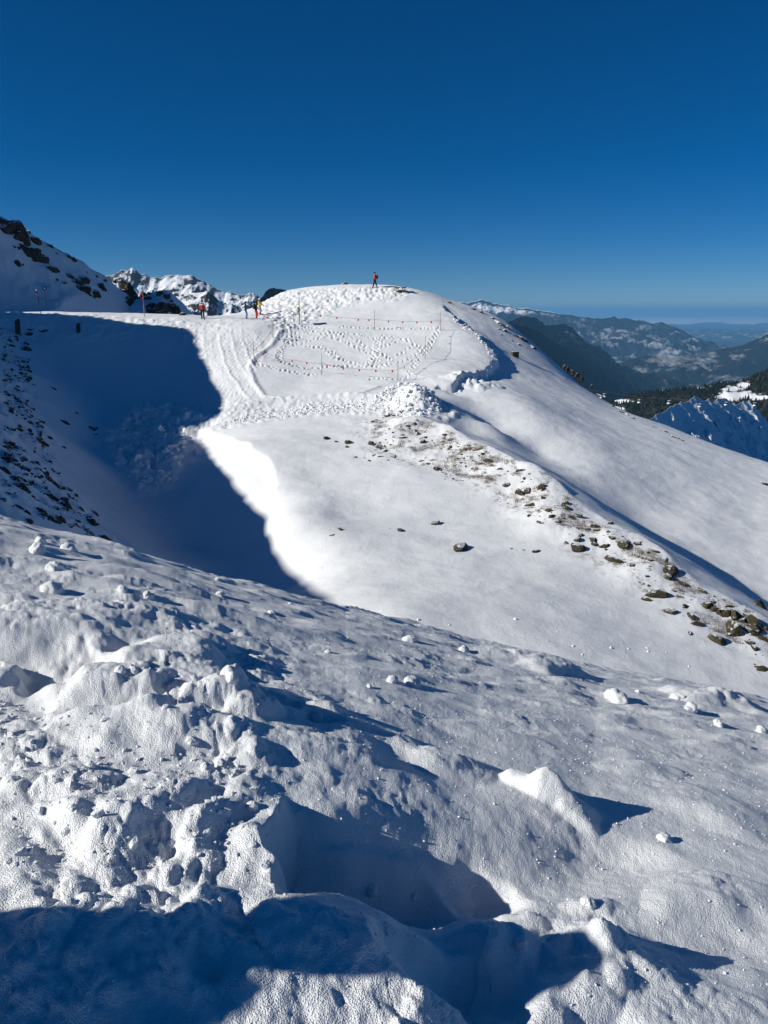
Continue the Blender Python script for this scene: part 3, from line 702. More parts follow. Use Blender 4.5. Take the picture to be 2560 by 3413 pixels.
far_range('mountain_range', [(200,960),(330,915),(360,905),(395,893),(405,884),(425,886),(440,876),(455,884),(465,898),(482,899),(500,911),(520,908),(535,913),(556,904),(600,903),(640,906),(655,918),(680,930),(692,942),(720,957),(752,972),(770,968),(800,980),(818,984),(832,978),(850,986),(880,1010),(960,1040)],
          4500, -550, 1800, 1500, 105, 450, 21, 420, 170, M_ALP, 'snowy alpine range with a sharp summit behind the left hill', crag=13, pw=.8)
far_range('mountain_ridge', [(480,1065),(560,1000),(600,985),(640,968),(690,959),(705,968),(730,995),(770,1020),(800,1040),(850,1085)],
          2600, -350, 750, 750, 60, 240, 22, 260, 130, M_ALP, 'snowy lower ridge in front of the alpine range', crag=7, pw=.9)
far_range('rocky_peak', [(790,1050),(830,1020),(850,1003),(870,985),(885,963),(896,952),(906,950),(920,957),(935,962),(950,966),(980,985),(1060,1060)],
          2000, -250, 350, 350, 30, 130, 23, 200, 100, M_ALP2, 'dark pointed peak rising beside the white knob', crag=7, pw=.9, skew=1.5)
far_range('rock_tip', [(1120,965),(1134,953),(1140,946),(1150,939),(1160,946),(1172,952),(1190,965)], 3000, -60, 100, 100, 8, 45, 24, 60, 40, M_ALP2, 'small dark rock summit just showing over the knob crest', crag=3)
far_range('mountain_massif', [(1380,1030),(1480,1010),(1520,1004),(1560,1007),(1585,1003),(1602,997),(1620,1004),(1650,1012),(1690,1016),(1730,1026),(1755,1024),(1790,1032),(1830,1038),(1870,1047),(1900,1047),(1940,1053),(1985,1059),(2010,1060),(2030,1056),(2046,1051),(2062,1058),(2085,1055),(2110,1064),(2150,1070),(2180,1079),(2205,1072),(2222,1081),(2250,1090),(2290,1112),(2350,1135),(2420,1163),(2470,1178)],
          16000, -900, 3000, 4000, 120, 1200, 25, 520, 120, M_FARR, 'long blue massif with snowy tops across the valley', crag=36, pw=.62)
far_range('distant_hills', [(2200,1110),(2300,1099),(2380,1096),(2450,1099),(2500,1093),(2560,1098),(2700,1092),(2900,1110)], 34000, -1060, 6000, 6000, 90, 3000, 26, 160, 50, M_HILLS, 'faint blue hills far down the valley', crag=20)
far_range('forested_mountain', [(1560,1040),(1640,1075),(1700,1066),(1745,1058),(1770,1060),(1790,1062),(1805,1078),(1835,1088),(1860,1086),(1890,1085),(1905,1090),(1930,1113),(1955,1140),(1980,1153),(2005,1163),(2025,1178),(2050,1200),(2100,1225),(2200,1262),(2300,1290)],
          6000, -1000, 1500, 1600, 130, 620, 27, 300, 130, M_DARK, 'dark wooded mountain with snow in its gullies beyond the slope', crag=20, pw=.85, skew=5.0)
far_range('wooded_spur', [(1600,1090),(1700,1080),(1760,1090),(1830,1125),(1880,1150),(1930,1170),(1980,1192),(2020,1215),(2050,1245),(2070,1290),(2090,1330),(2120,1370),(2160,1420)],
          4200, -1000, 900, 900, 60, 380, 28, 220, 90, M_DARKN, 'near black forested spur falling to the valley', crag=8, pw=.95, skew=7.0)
far_range('valley_hill', [(2000,1240),(2100,1192),(2200,1178),(2300,1180),(2340,1184),(2400,1163),(2450,1158),(2480,1150),(2510,1135),(2560,1112),(2640,1080),(2800,1040)],
          10500, -1040, 2600, 2500, 70, 900, 29, 240, 110, M_HILLS, 'wooded hill with snow patches on the right of the valley', crag=16, pw=.7)
far_range('snowy_peaklet', [(2060,1450),(2110,1420),(2180,1388),(2250,1352),(2305,1326),(2320,1325),(2345,1336),(2362,1331),(2378,1336),(2392,1322),(2410,1326),(2440,1345),(2470,1342),(2498,1336),(2520,1370),(2545,1405),(2580,1450),(2700,1500)],
          540, -225, 150, 120, 7, 30, 31, 260, 120, M_PEAKLET, 'snowy shaded peak with rock bands below the gondola line', crag=1.0, pw=.95, skew=.75, lean=.5)

def build_valley():
    th = np.radians(np.linspace(-62, 62, 260)); r = np.concatenate([np.linspace(250, 3000, 60), np.geomspace(3100, 130000, 160)])
    T, R = np.meshgrid(th, r); X = R * np.sin(T); Y = R * np.cos(T)
    Z = -260 - 780 * sstep(250, 3200, R) + 60 * np.clip(fbm(X / 2600, Y / 1500, 4, 200), -.2, 1) * sstep(4000, 9000, R) * sstep(45000, 20000, R)
    return grid_mesh('valley', X, Y, Z, M_VALLEY)
m, nt, b = mat('valley_fields', (0.06, 0.07, 0.05), 0.95, 0.05)
g = N(nt, 'ShaderNodeNewGeometry').outputs['Position']
w = ramp(nt, tex(nt, g, 0.0011, 7, 0.62).outputs['Fac'], [(0.38, (0.006, 0.009, 0.008)), (0.47, (0.012, 0.015, 0.012)), (0.52, (0.022, 0.024, 0.018)), (0.60, (0.045, 0.043, 0.035)), (0.70, (0.012, 0.015, 0.012))]).outputs['Color']
v1 = tex(nt, g, 0.012, kind='ShaderNodeTexVoronoi'); town = tex(nt, g, 0.0007, 3)
k1 = math_n(nt, 'LESS_THAN', v1.outputs['Distance'], 0.22); k2 = math_n(nt, 'GREATER_THAN', town.outputs['Fac'], 0.57)
w = mixc(nt, math_n(nt, 'MULTIPLY', k1, k2), w, (0.16, 0.155, 0.15))
nt.links.new(w, b.inputs['Base Color']); M_VALLEY = m
tag(build_valley(), 'broad blue valley floor with fields and villages', kind='structure')

# low cloud lying over the plain at the far end of the valley
def build_cloud():
    X, Y = np.meshgrid(np.linspace(-8000, 62000, 260), np.linspace(62000, 100000, 60)); 
    Z = -1010 + 260 * np.clip(fbm(X / 5200, Y / 4200, 4, 210) + .35, -.6, 1.3)
    return grid_mesh('low_cloud', X, Y, Z, M_CLOUD)
M_CLOUD = plain('cloud', (0.80, 0.81, 0.83), 1.0, 0.03, 0.001, 0.0)
tag(build_cloud(), 'thin band of low cloud on the horizon over the plain', kind='stuff')

# ------------------------------------------------------------------ forest on the ridge beyond the peaklet
RIDGE = [(1700,1470),(1800,1420),(1900,1372),(1990,1342),(2060,1322),(2130,1303),(2180,1297),(2240,1292),(2300,1285),(2350,1280),(2400,1270),(2440,1268),(2480,1262),(2520,1245),(2560,1226),(2700,1190)]
m, nt, b = mat('forest_floor', (0.05, 0.05, 0.04), 0.95, 0.05)
at_ = N(nt, 'ShaderNodeAttribute', attribute_name='clearing'); g = N(nt, 'ShaderNodeNewGeometry').outputs['Position']
fl = ramp(nt, tex(nt, g, 0.05, 6).outputs['Fac'], [(0.4, (0.02, 0.022, 0.016)), (0.7, (0.06, 0.052, 0.04))])
nt.links.new(mixc(nt, at_.outputs['Fac'], fl.outputs['Color'], (0.80, 0.82, 0.85)), b.inputs['Base Color']); M_FLOOR = m
M_TREE = plain('conifer_needles', (0.013, 0.021, 0.015), 0.9, 0.4, 0.2, 0.1)
def build_forest():
    D = 1650.0; nx, ny = 260, 120
    P = np.array(RIDGE, float); r = rays(P[:, 0], P[:, 1] + 9); W = r * (D / r[:, 1])[:, None]
    xs = np.linspace(W[0, 0], W[-1, 0], nx); zs = np.interp(xs, W[:, 0], W[:, 2]); ss = np.linspace(-160, 330, ny)
    X, Sg = np.meshgrid(xs, ss); ZS = np.meshgrid(xs, ss)[0] * 0 + zs[None, :]
    def zf(x, s): 
        z0 = np.interp(x, W[:, 0], W[:, 2]); return z0 - np.where(s > 0, s * .40, -s * .5) + 4 * fbm(x / 70, s / 70, 3, 220) * sstep(0, 40, np.abs(s))
    CL = [(2452,1318,62,12),(2440,1296,34,8),(2520,1326,50,8),(2480,1285,20,10),(2330,1292,12,5),(2080,1338,26,6),(2050,1362,30,5),(2030,1390,26,8),(2365,1283,14,4),(2420,1330,30,10)]
    def clear(x, s):
        y = D - s; z = zf(x, s); q = -z * SP * 0 + 0
        yc = y * CP - z * SP; zc = y * SP + z * CP; u = CX + F_SRC * x / yc; v = CY - F_SRC * zc / yc
        c = np.zeros(x.shape)
        for (a, b_, ru, rv) in CL: c = np.maximum(c, sstep(1.25, .85, np.sqrt(((u - a) / ru) ** 2 + ((v - b_) / rv) ** 2) * (1 + .5 * noise(u / 14, v / 7, 221))))
        return c
    Z = zf(X, Sg)
    tag(grid_mesh('forest_ridge', X, D - Sg, Z, M_FLOOR, {'clearing': clear(X, Sg)}), 'wooded ridge with snowy clearings', kind='structure')
    n = 9000; x = rng.uniform(xs[0], xs[-1], n); s = rng.uniform(-25, 320, n)
    ok = (clear(x, s) < .25) & (noise(x / 60, s / 60, 222) > -.75); x, s = x[ok], s[ok]; z = zf(x, s); n = len(x)
    h = rng.uniform(6, 13, n) * (.8 + .3 * noise(x / 40, s / 40, 223)); w = h * rng.uniform(.20, .27, n)
    k = 5; V = []; Fc = []
    ang = np.arange(k) * 2 * math.pi / k
    for lo, hi, wf in ((.06, .62, 1.0), (.38, 1.0, .66)):
        a0 = rng.uniform(0, 6.28, n)[:, None] + ang[None]
        rr = (w * wf)[:, None] * rng.uniform(.75, 1.15, (n, k))
        ring = np.stack([x[:, None] + rr * np.cos(a0), (D - s)[:, None] + rr * np.sin(a0), (z + h * lo)[:, None] + 0 * a0], -1)
        tip = np.stack([x + rng.uniform(-.2, .2, n), D - s, z + h * hi], -1)[:, None]
        base_i = sum(len(q) for q in V); V.append(np.concatenate([ring, tip], 1).reshape(-1, 3))
        b0 = base_i + np.arange(n)[:, None] * (k + 1); i = np.arange(k)[None]
        Fc.append(np.stack([b0 + i, b0 + (i + 1) % k, b0 + k + 0 * i], -1).reshape(-1, 3))
    o = mesh_obj('conifer_forest', np.concatenate(V), np.concatenate(Fc), M_TREE)
    tag(o, 'dark conifer forest covering the far ridge', 'forest', kind='stuff')
build_forest()

# ------------------------------------------------------------------ shapes used by the objects
def ico(sub):
    bm = bmesh.new(); bmesh.ops.create_icosphere(bm, subdivisions=sub, radius=1.0)
    v = np.array([p.co[:] for p in bm.verts]); f = [[q.index for q in p.verts] for p in bm.faces]; bm.free(); return v, f
ICO2, ICO3, ICO4 = ico(2), ico(3), ico(4)
def n3(v, s, seed):
    x, y, z = v[:, 0] * s + 40, v[:, 1] * s + 40, v[:, 2] * s + 40
    return .7 * (noise(x, y + .5 * z, seed) + noise(y, z + .5 * x, seed + 2) + noise(z, x + .5 * y, seed + 4))
def rock_shape(seed, planes=20, src=None):
    """an angular boulder: a ball cut by random planes, then chipped"""
    V, Fc = src or ICO3; g = np.random.RandomState(seed)
    nn = g.normal(size=(planes, 3)); nn /= np.linalg.norm(nn, axis=1)[:, None]; d = g.uniform(.42, .92, planes)
    dots = V @ nn.T; r = np.min(np.where(dots > .05, d[None] / np.maximum(dots, .05), 9), axis=1); r = np.minimum(r, 1.15)
    r *= 1 + .05 * n3(V, 3.4, seed); return V * r[:, None], Fc
def lump_shape(seed, src=None):
    V, Fc = src or ICO4; r = 1 + .24 * n3(V, 1.2, seed) + .09 * n3(V, 3.0, seed + 9) + .03 * n3(V, 7, seed + 5)
    W = V * r[:, None]; return W, Fc
def make_mesh(name, V, Fc, material, smooth=False):
    me = bpy.data.meshes.new(name); me.from_pydata([tuple(v) for v in V], [], Fc); me.materials.append(material)
    me.polygons.foreach_set('use_smooth', [smooth] * len(me.polygons)); me.update(); return me
ROCKS = [make_mesh('rock', *rock_shape(300 + i), M_ROCK) for i in range(9)]
ROCKSD = [make_mesh('dark_rock', *rock_shape(340 + i), M_ROCKD) for i in range(9)]
LUMPS = [make_mesh('snow_lump', *lump_shape(400 + i), M_CHUNK, True) for i in range(7)]

def ground_at(pts, t0=0.8):
    a = np.array(pts, float); return cast(a[:, 0], a[:, 1], height, t0=t0, n=520)
def zg(x, y): return float(height(np.array([x]), np.array([y]))[0])
def local_slope(p, e=.6):
    z = height(np.array([p[0] - e, p[0] + e, p[0], p[0]]), np.array([p[1], p[1], p[1] - e, p[1] + e])); return Vector((-(z[1] - z[0]) / (2 * e), -(z[3] - z[2]) / (2 * e), 1)).normalized()
def zoom(ox, oy, k, L): return [(ox + a / k, oy + b_ / k, w / k) for a, b_, w in L]

# ------------------------------------------------------------------ rocks
def ordinal(n): return '%d%s' % (n, 'th' if 10 <= n % 100 <= 20 else {1: 'st', 2: 'nd', 3: 'rd'}.get(n % 10, 'th'))
def place_rocks(L, meshes, label, group, t0=13.0, flat=.55, special=None, seed=0, thing_name='rock', big=.72, axis=None):
    g = random.Random(seed); P = ground_at([(u, v) for u, v, w in L], t0)
    rank = {k: n for n, k in enumerate(sorted((i for i in range(len(L)) if i not in (special or {})), key=lambda i: axis[0] * L[i][0] + axis[1] * L[i][1]))} if axis else {}
    ws = sorted(w for u, v, w in L)
    for i, ((u, v, w), p) in enumerate(zip(L, P)):
        s = w * np.linalg.norm(p) / F_SRC * big
        me = g.choice(meshes); o = bpy.data.objects.new(thing_name, me); COL.objects.link(o)
        nrm = local_slope(p); q = nrm.to_track_quat('Z', 'Y')
        o.rotation_mode = 'QUATERNION'; o.rotation_quaternion = q @ Matrix.Rotation(g.uniform(0, 6.28), 4, 'Z').to_quaternion() @ Matrix.Rotation(g.uniform(-.3, .3), 4, 'X').to_quaternion()
        k = g.uniform(.8, 1.25); o.scale = (s, s * g.uniform(.6, .9), s * flat * k)
        o.location = (p[0], p[1], p[2] - s * .18)
        lab = (special or {}).get(i)
        size = 'large' if w > ws[int(len(ws) * .7)] else ('tiny' if w < ws[int(len(ws) * .2)] else 'middling')
        tag(o, lab or (label.format(size=size, nth=ordinal(rank[i] + 1)) if axis else label), 'rock', group)
Z8 = zoom(1400, 1300, 1.43, [(65,633,60),(195,755,115),(700,728,40),(765,690,45),(748,715,35),(760,758,85),(825,710,50),(830,738,40),(880,745,45),(890,760,30),(915,810,75),(1008,833,40),(530,545,50),(690,555,55),(635,600,65),(660,625,35),(610,570,35),(410,455,40),(470,483,50),(510,485,40),(590,515,40),(905,635,44),(515,600,18),(575,632,40),(550,768,45),(495,760,18),(432,756,16),
 (1130,975,105),(1085,1000,45),(1205,955,40),(1180,1048,60),(1265,1030,38),(1295,1085,60),(1310,1115,55),(1340,958,50),(1430,1195,80),(1490,1145,105),(1430,1060,70),(1500,1075,60),(1565,1205,45),(1560,1140,40),(1600,1165,40),(1640,1190,45),(1620,1030,60),(1610,1320,66),(1285,1160,35),(1105,760,60),(1165,810,46),(800,660,30),(1530,1100,45),(1470,1030,40),(1390,1010,36),(1590,1230,40),(1350,1030,30),(1240,985,26)])
Z6 = zoom(1000, 1300, 3.318, [(965,275,80),(1035,285,70),(1120,238,60),(840,328,40),(915,308,25),(800,355,50),(305,540,80),(405,575,50),(535,585,115),(520,635,55),(620,742,45),(712,752,25),(765,780,45),(780,600,90),(870,640,80),(940,680,90),(820,715,80),(900,735,70),(1040,735,95),(975,775,50),(1355,785,80),(1430,815,50),(1490,870,105),(1560,890,60),(1605,920,60),(1345,962,14),(1600,985,20),(1625,955,40),(1320,490,85),(1150,525,70),(1120,500,60),(1360,575,80),(1390,525,60),(1280,445,50),(1190,400,55),(1110,378,35),(1270,370,50),(1290,330,50),(1580,570,60),(1025,470,36)])
Z7 = zoom(600, 1200, 1.843, [(980,1040,45),(930,1075,38),(1355,1050,66),(1290,1035,12)])
place_rocks(Z8, ROCKS, '{size} lichen-covered rock on the rib, {nth} along it from the snow heap end', 'rocks along the rib', axis=(1, .8), seed=1, big=.84, special={0: 'single olive rock alone on the sunny snow left of the rib', 1: 'long low rock half buried in sunny snow below the lone olive rock', 27: 'long mossy slab low on the rib near the right edge', 36: 'big tilted slab in shade at the right edge of the rib', 5: 'widest slab in the cluster halfway down the rib'})
place_rocks(Z6, ROCKS, '{size} brown rock at the top of the rib, {nth} of them counted from the left', 'rocks at the top of the rib', axis=(1, 0), seed=2, big=.84, special={6: 'leftmost dark rock on the crest of the sunny mound', 8: 'rounded rock next to the leftmost crest rock', 2: 'lone rock right in front of the ploughed snow heap', 20: 'pointed rock at the start of the middle rock line'})
_g = random.Random(77); _cl = [(1505,1438),(1590,1480),(1680,1523),(1792,1573),(1858,1618),(1931,1696),(2015,1746),(2141,1803),(2225,1872),(2323,1962),(2491,2045),(2560,2085)]
CREST_ROCKS = []
for (ua, va), (ub, vb) in zip(_cl[:-1], _cl[1:]):
    for _k in range(4):
        t = _g.random(); CREST_ROCKS.append((ua + (ub - ua) * t - _g.uniform(-2, 30), va + (vb - va) * t + _g.uniform(4, 38), _g.choice((14, 18, 22, 28, 36)) * (1 + (va - 1438) / 900)))
place_rocks(CREST_ROCKS, ROCKS, '{size} dark rock on the crest line of the rib, {nth} from its far end', 'rocks on the rib crest', axis=(1, .5), seed=21, big=.8)
place_rocks(Z7, ROCKS, 'small rock in the wind-scoured patch on the sunny mound', 'rocks in the scoured patch', seed=3, special={0: 'upper rock of the pair left of the scoured patch', 1: 'lower rock of the pair left of the scoured patch', 2: 'dark flat stones right of the scoured patch'})
place_rocks([(2552, 1615, 28)], ROCKS, 'lone rock at the right edge of the far snow slope', 'rock on the far slope', seed=4)
R15 = zoom(0, 700, 3.607, [(60,150,130),(120,190,150),(200,210,140),(230,290,130),(290,280,90),(315,380,70),(410,365,80),(600,430,60),(300,470,120),(360,510,150),(440,555,140),(520,590,110),(420,600,50),(170,440,30),(235,450,40),(215,640,66),(275,660,25),(640,715,86),(685,525,20),(855,800,80),(900,840,90),(965,875,80),(1010,830,130),(1000,950,120),(1060,935,70),(1150,1005,84),(1120,1040,40),(690,840,30),(775,875,45),(1200,920,80),(1245,950,60),(1145,965,35),(1260,840,50),(1160,795,35),(1045,750,20),(1380,855,36),(820,560,50),(880,590,55),(1500,900,110),(1540,950,130),(1580,1010,140),(1600,1080,140),(1550,1120,110),(1520,1060,90),(350,270,50)])
place_rocks(R15, ROCKSD, '{size} dark outcrop on the shaded hill, {nth} downhill from the crest at the left edge', 'outcrops on the shaded hill', axis=(1, 1), big=.95, t0=60, flat=.8, seed=5, special={9: 'largest dark outcrop halfway up the shaded hill', 1: 'jagged outcrop on the hill crest at the left edge'})
R21 = zoom(340, 860, 2.676, [(380,330,90),(410,360,110),(440,430,110),(500,440,100),(560,440,120),(610,420,120),(640,480,150),(690,490,120),(540,490,110),(420,320,70),(520,320,80),(580,350,80),(600,380,90),(660,440,90),(720,510,70),(470,480,80),(430,470,70)])
place_rocks(R21, ROCKSD, '{size} black rock on the knoll behind the red-topped pole, {nth} from its left side', 'rocks on the dark knoll', axis=(1, 0), t0=60, flat=.9, seed=6)
R22 = zoom(1460, 980, 2.765, [(45,66,30),(95,80,50),(320,140,60),(400,170,70),(500,220,60),(540,255,90),(580,285,80),(640,315,70),(700,375,80),(760,405,80),(800,425,70),(860,485,60),(885,500,60),(740,460,50),(580,370,50),(1190,685,60),(1160,665,50),(1240,715,60),(1290,755,60),(1320,785,50),(1180,785,40),(1215,805,40),(620,340,50),(560,320,40),(680,430,36)])
R24 = zoom(1900, 1240, 2.514, [(180,115,40),(60,35,50),(90,55,40),(245,195,60),(260,218,50),(350,285,40),(430,338,60),(480,358,55),(520,385,50),(900,556,50),(860,545,56),(940,572,50),(800,500,40),(690,455,44),(740,480,36)])
place_rocks(R22, ROCKSD, '{size} dark rock on the skyline edge right of the knob, {nth} down from the top', 'rocks on the right skyline edge', axis=(1, .5), t0=60, seed=7)
place_rocks(R24, ROCKSD, '{size} dark rock on the edge above the deep valley, {nth} from its upper end', 'rocks on the edge above the valley', axis=(1, .5), t0=60, seed=8)
SCR = zoom(0, 1050, 2.074, [(640,775,80),(655,820,40),(365,505,34),(590,1490,90),(640,1440,76),(715,1540,90),(650,1535,56),(640,1365,84),(285,1360,76),(350,1405,64),(390,1415,70),(195,1415,80),(460,1325,76),(405,1345,56),(430,1260,90),(340,1245,76),(140,1185,100),(30,1070,110),(90,1130,110),(320,1120,80),(230,1020,60),(290,880,64),(270,815,60),(165,232,70),(1115,1397,34),(450,742,44),(555,1335,50),(610,1385,40),(520,1450,44),(540,1425,36),(330,1385,40),(130,1330,60),(70,1235,50),(20,1265,40),(10,1170,40),(20,965,70),(60,1000,80),(100,1010,60),(130,790,50),(205,740,36),(280,735,56),(20,880,40),(60,910,46),(170,990,50),(260,1060,60),(300,1090,60),(370,1160,60),(420,1200,64),(470,1195,50),(520,1240,40),(80,210,40),(125,320,36),(190,130,40),(310,105,50),(220,100,40),(100,150,44),(345,845,40),(440,915,28),(525,675,26)])
place_rocks(SCR, ROCKSD, '{size} dark rock on the shaded scree at the left edge, {nth} from the road downwards', 'rocks on the shaded scree', axis=(.1, 1), big=.9, seed=9, special={0: 'dark boulder alone beside the snow debris in the shaded bowl', 24: 'small dark stone alone on the shaded bowl floor', 3: 'large black rock at the lower tip of the scree', 5: 'lowest black slab at the tip of the scree', 25: 'flat dark stone between scree and boulder in the bowl'})
place_rocks([(637, 1902, 104)], ROCKSD, 'flat dark slab just beyond the foreground snow edge', 'slab below the snow edge', seed=10, flat=.4)
def many_small(name, poly_px, n, smin, smax, material, label, cat, t0=13.0, seed=0, src=None, flat=.6, keep=None, sink=.1, bias=1.0):
    """a mass of small pieces nobody could count, one mesh"""
    g = np.random.RandomState(seed); W = ground_at(poly_px, t0)[:, :2]; lo, hi = W.min(0), W.max(0); pts = []
    while len(pts) < n:
        q = g.uniform(lo, hi, (4000, 2)); q = q[inside(q[:, 0], q[:, 1], W)]
        if keep is not None: q = q[keep(q)]
        pts.extend(q.tolist())
    pts = np.array(pts[:n]); z = height(pts[:, 0], pts[:, 1])
    shapes = [rock_shape(seed * 50 + i, 10, src or ICO1) for i in range(8)]; V = []; Fc = []; k = 0
    for (x, y), zz in zip(pts, z):
        v, f = shapes[g.randint(8)]; s = smin * (smax / smin) ** (g.rand() ** bias); a = g.uniform(0, 6.28); ca, sa = math.cos(a), math.sin(a)
        e = v * [s, s * g.uniform(.6, 1), s * flat * g.uniform(.7, 1.3)]; e = np.stack([e[:, 0] * ca - e[:, 1] * sa, e[:, 0] * sa + e[:, 1] * ca, e[:, 2]], 1)
        V.append(e + [x, y, zz - sink * s]); Fc.append(np.array(f) + k); k += len(v)
    return tag(mesh_obj(name, np.concatenate(V), np.concatenate(Fc), material), label, cat, kind='stuff')
ICO1 = ico(1)
many_small('scree', [(0,1090),(90,1120),(110,1300),(150,1480),(240,1640),(360,1800),(280,1790),(110,1720),(0,1690)], 900, .05, .32, M_ROCKD, 'loose dark stones strewn over the shaded scree slope', 'scree', seed=12, keep=lambda q: noise(q[:, 0] / 2.2, q[:, 1] / 2.2, 240) > -.1, bias=2.0)
many_small('heath_stones', [(1230,1400),(1420,1410),(1700,1580),(2000,1730),(2300,1920),(2560,2070),(2560,2200),(2300,2070),(2000,1850),(1700,1690),(1400,1560),(1230,1500)], 500, .03, .16, M_ROCK, 'small stones scattered along the rib', 'stones', seed=13, keep=lambda q: noise(q[:, 0] / 1.8, q[:, 1] / 1.8, 241) > .12, bias=2.0)
many_small('snow_heap_chunks', [(1240,1345),(1300,1290),(1360,1275),(1420,1290),(1470,1370),(1400,1385),(1280,1380)], 700, .06, .30, M_CHUNK, 'broken snow blocks of the ploughed heap on the shelf', 'snow heap', t0=50, seed=14, flat=.9, sink=-.1, bias=1.6)
many_small('avalanche_debris', [(380,1430),(470,1340),(560,1340),(610,1420),(620,1480),(600,1560),(560,1635),(470,1640),(410,1560),(350,1480)], 800, .10, .50, M_CHUNK, 'broken snow debris spread over the shaded bowl', 'snow debris', t0=30, seed=15, flat=.8, sink=0, bias=1.8)
many_small('track_crumbs', [(650,1440),(800,1390),(1000,1350),(1240,1325),(1300,1370),(1100,1375),(900,1395),(760,1420)], 700, .04, .14, M_CHUNK, 'snow crumbs left along the ploughed track', 'snow crumbs', t0=40, seed=16, flat=.9, sink=0, bias=1.5)
many_small('lip_crumbs', [(1495,1040),(1545,1075),(1610,1120),(1660,1180),(1665,1230),(1630,1260),(1560,1290),(1490,1310),(1500,1285),(1560,1258),(1620,1240),(1640,1200),(1590,1130),(1530,1090)], 260, .05, .22, M_CHUNK, 'snow blocks fallen along the broken lip of the knob', 'snow blocks', t0=50, seed=17, flat=.9, sink=0, bias=1.8)
many_small('slope_crumbs', [(1380,2060),(1700,2060),(2050,2120),(2350,2180),(2350,2260),(1800,2160),(1450,2110)], 26, .03, .10, M_CHUNK, 'small snow crumbs on the smooth slope beyond the foreground', 'snow crumbs', t0=14, seed=18, flat=.8, sink=.2)

# dry grass showing through the thin snow of the rib
def build_grass():
    W = ground_at([(1240,1400),(1420,1405),(1505,1440),(1680,1526),(1792,1578),(1860,1625),(2000,1745),(2141,1808),(2323,1966),(2560,2080),(2560,2190),(2300,2060),(2000,1840),(1700,1670),(1400,1530),(1240,1480)], 13.0)[:, :2]
    g = np.random.RandomState(5); lo, hi = W.min(0), W.max(0); pts = []
    while len(pts) < 1500:
        q = g.uniform(lo, hi, (4000, 2)); q = q[inside(q[:, 0], q[:, 1], W)]; q = q[noise(q[:, 0] / 1.6, q[:, 1] / 1.6, 250) > .15]; pts.extend(q.tolist())
    pts = np.array(pts[:1500]); z = height(pts[:, 0], pts[:, 1]); V = []; Fc = []
    for (x, y), zz in zip(pts, z):
        for b_ in range(9):
            a = g.uniform(0, 6.28); h = g.uniform(.05, .16); l = g.uniform(.02, .10); w = .008; px, py = x + g.normal(0, .09), y + g.normal(0, .09); k = len(V)
            V += [(px - w * math.sin(a), py + w * math.cos(a), zz - .03), (px + w * math.sin(a), py - w * math.cos(a), zz - .03), (px + l * math.cos(a), py + l * math.sin(a), zz + h)]; Fc.append((k, k + 1, k + 2))
    tag(mesh_obj('dry_grass', V, Fc, plain('dry_grass', (0.15, 0.10, 0.055), 0.9, 0.4, 2.0)), 'withered brown grass poking through thin snow on the rib', 'grass', kind='stuff')
build_grass()

# ------------------------------------------------------------------ loose snow lumps in the foreground
FG_LUMPS = [(733,1984,26,'upright snow lump standing alone near the left part of the brow'),(905,2045,24,'round snowball on the brow below the bowl shadow'),(968,2014,13,'tiny snowball on the brow edge above the round one'),(725,1932,14,'small snow lump on the brow edge beside the dark slab'),(123,1838,52,'rounded snow block at the upper left of the brow'),(231,1835,44,'pair-like snow block right of the rounded block'),(135,1805,34,'snow lump highest at the upper left'),(181,1900,46,'squarish snow block at the left below the rounded block'),(173,1972,60,'wide snow block above the hollow at the left edge'),(494,1986,30,'low snow lump between two others along the left drift'),(409,1966,30,'low snow lump left of the hollow ledge'),
 (401,2236,30,'left of two small snowballs in front of the hollow'),(444,2238,32,'right of two small snowballs in front of the hollow'),(772,2262,42,'stubby snow post at the right end of the hollow'),(1057,2400,42,'snowball sitting in a small pit'),(555,2360,26,'flat snow pebble below the hollow'),(837,2176,24,'snow lump on the shaded side right of the hollow'),(1092,2176,22,'small snow lump alone in the centre'),
 (1373,2282,52,'taller snowball of the pair in the middle of the foreground'),(1307,2272,40,'smaller snowball of the pair in the middle of the foreground'),(1546,2170,36,'snow lump on the brow left of the long drift'),(1365,2138,44,'snow lump highest on the central brow'),(2052,2330,68,'large rounded snow lump on the right with a long shadow'),(2298,2365,38,'snowball in front of the big slab at the right'),(2256,2330,44,'snow lump at the left end of the right slab'),(2391,2416,34,'flat snowball below the right slab'),(2538,2440,36,'snowball at the right edge'),(2125,2306,14,'tiny snowball near the right brow'),(1230,2290,18,'small crumb left of the snowball pair'),(640,2470,36,'snow lump below the hollow in the left middle'),(690,2560,34,'left of two lumps at the furrow head'),(735,2550,38,'right of two lumps at the furrow head'),(1240,2970,36,'pointed lump on the lower edge of the long shadow'),(1740,3150,34,'small cleft snow lump at the lower centre'),(1380,2990,20,'tiny lump at the lower edge of the long shadow'),(2215,2800,40,'lump at the tip of the long shadow'),(1960,3010,40,'sunlit lump above the pits at the lower right'),(300,2555,28,'lump beside the short ridge at left'),(840,2690,36,'ice-crusted clod in the furrow'),(240,2690,22,'small clod left of the furrow')]
_P = ground_at([(a, b_) for a, b_, c, d in FG_LUMPS])
for i, ((u, v, w, lab), p) in enumerate(zip(FG_LUMPS, _P)):
    s = w * np.linalg.norm(p) / F_SRC * .55; o = bpy.data.objects.new('snow_lump', LUMPS[i % 7]); COL.objects.link(o)
    o.location = (p[0], p[1], p[2] + s * .05); o.rotation_euler = (random.uniform(-.4, .4), random.uniform(-.4, .4), random.uniform(0, 6.28)); o.scale = (s, s * random.uniform(.75, 1), s * random.uniform(.7, 1.0))
    tag(o, lab, 'snow lump', 'loose snow lumps in the foreground')
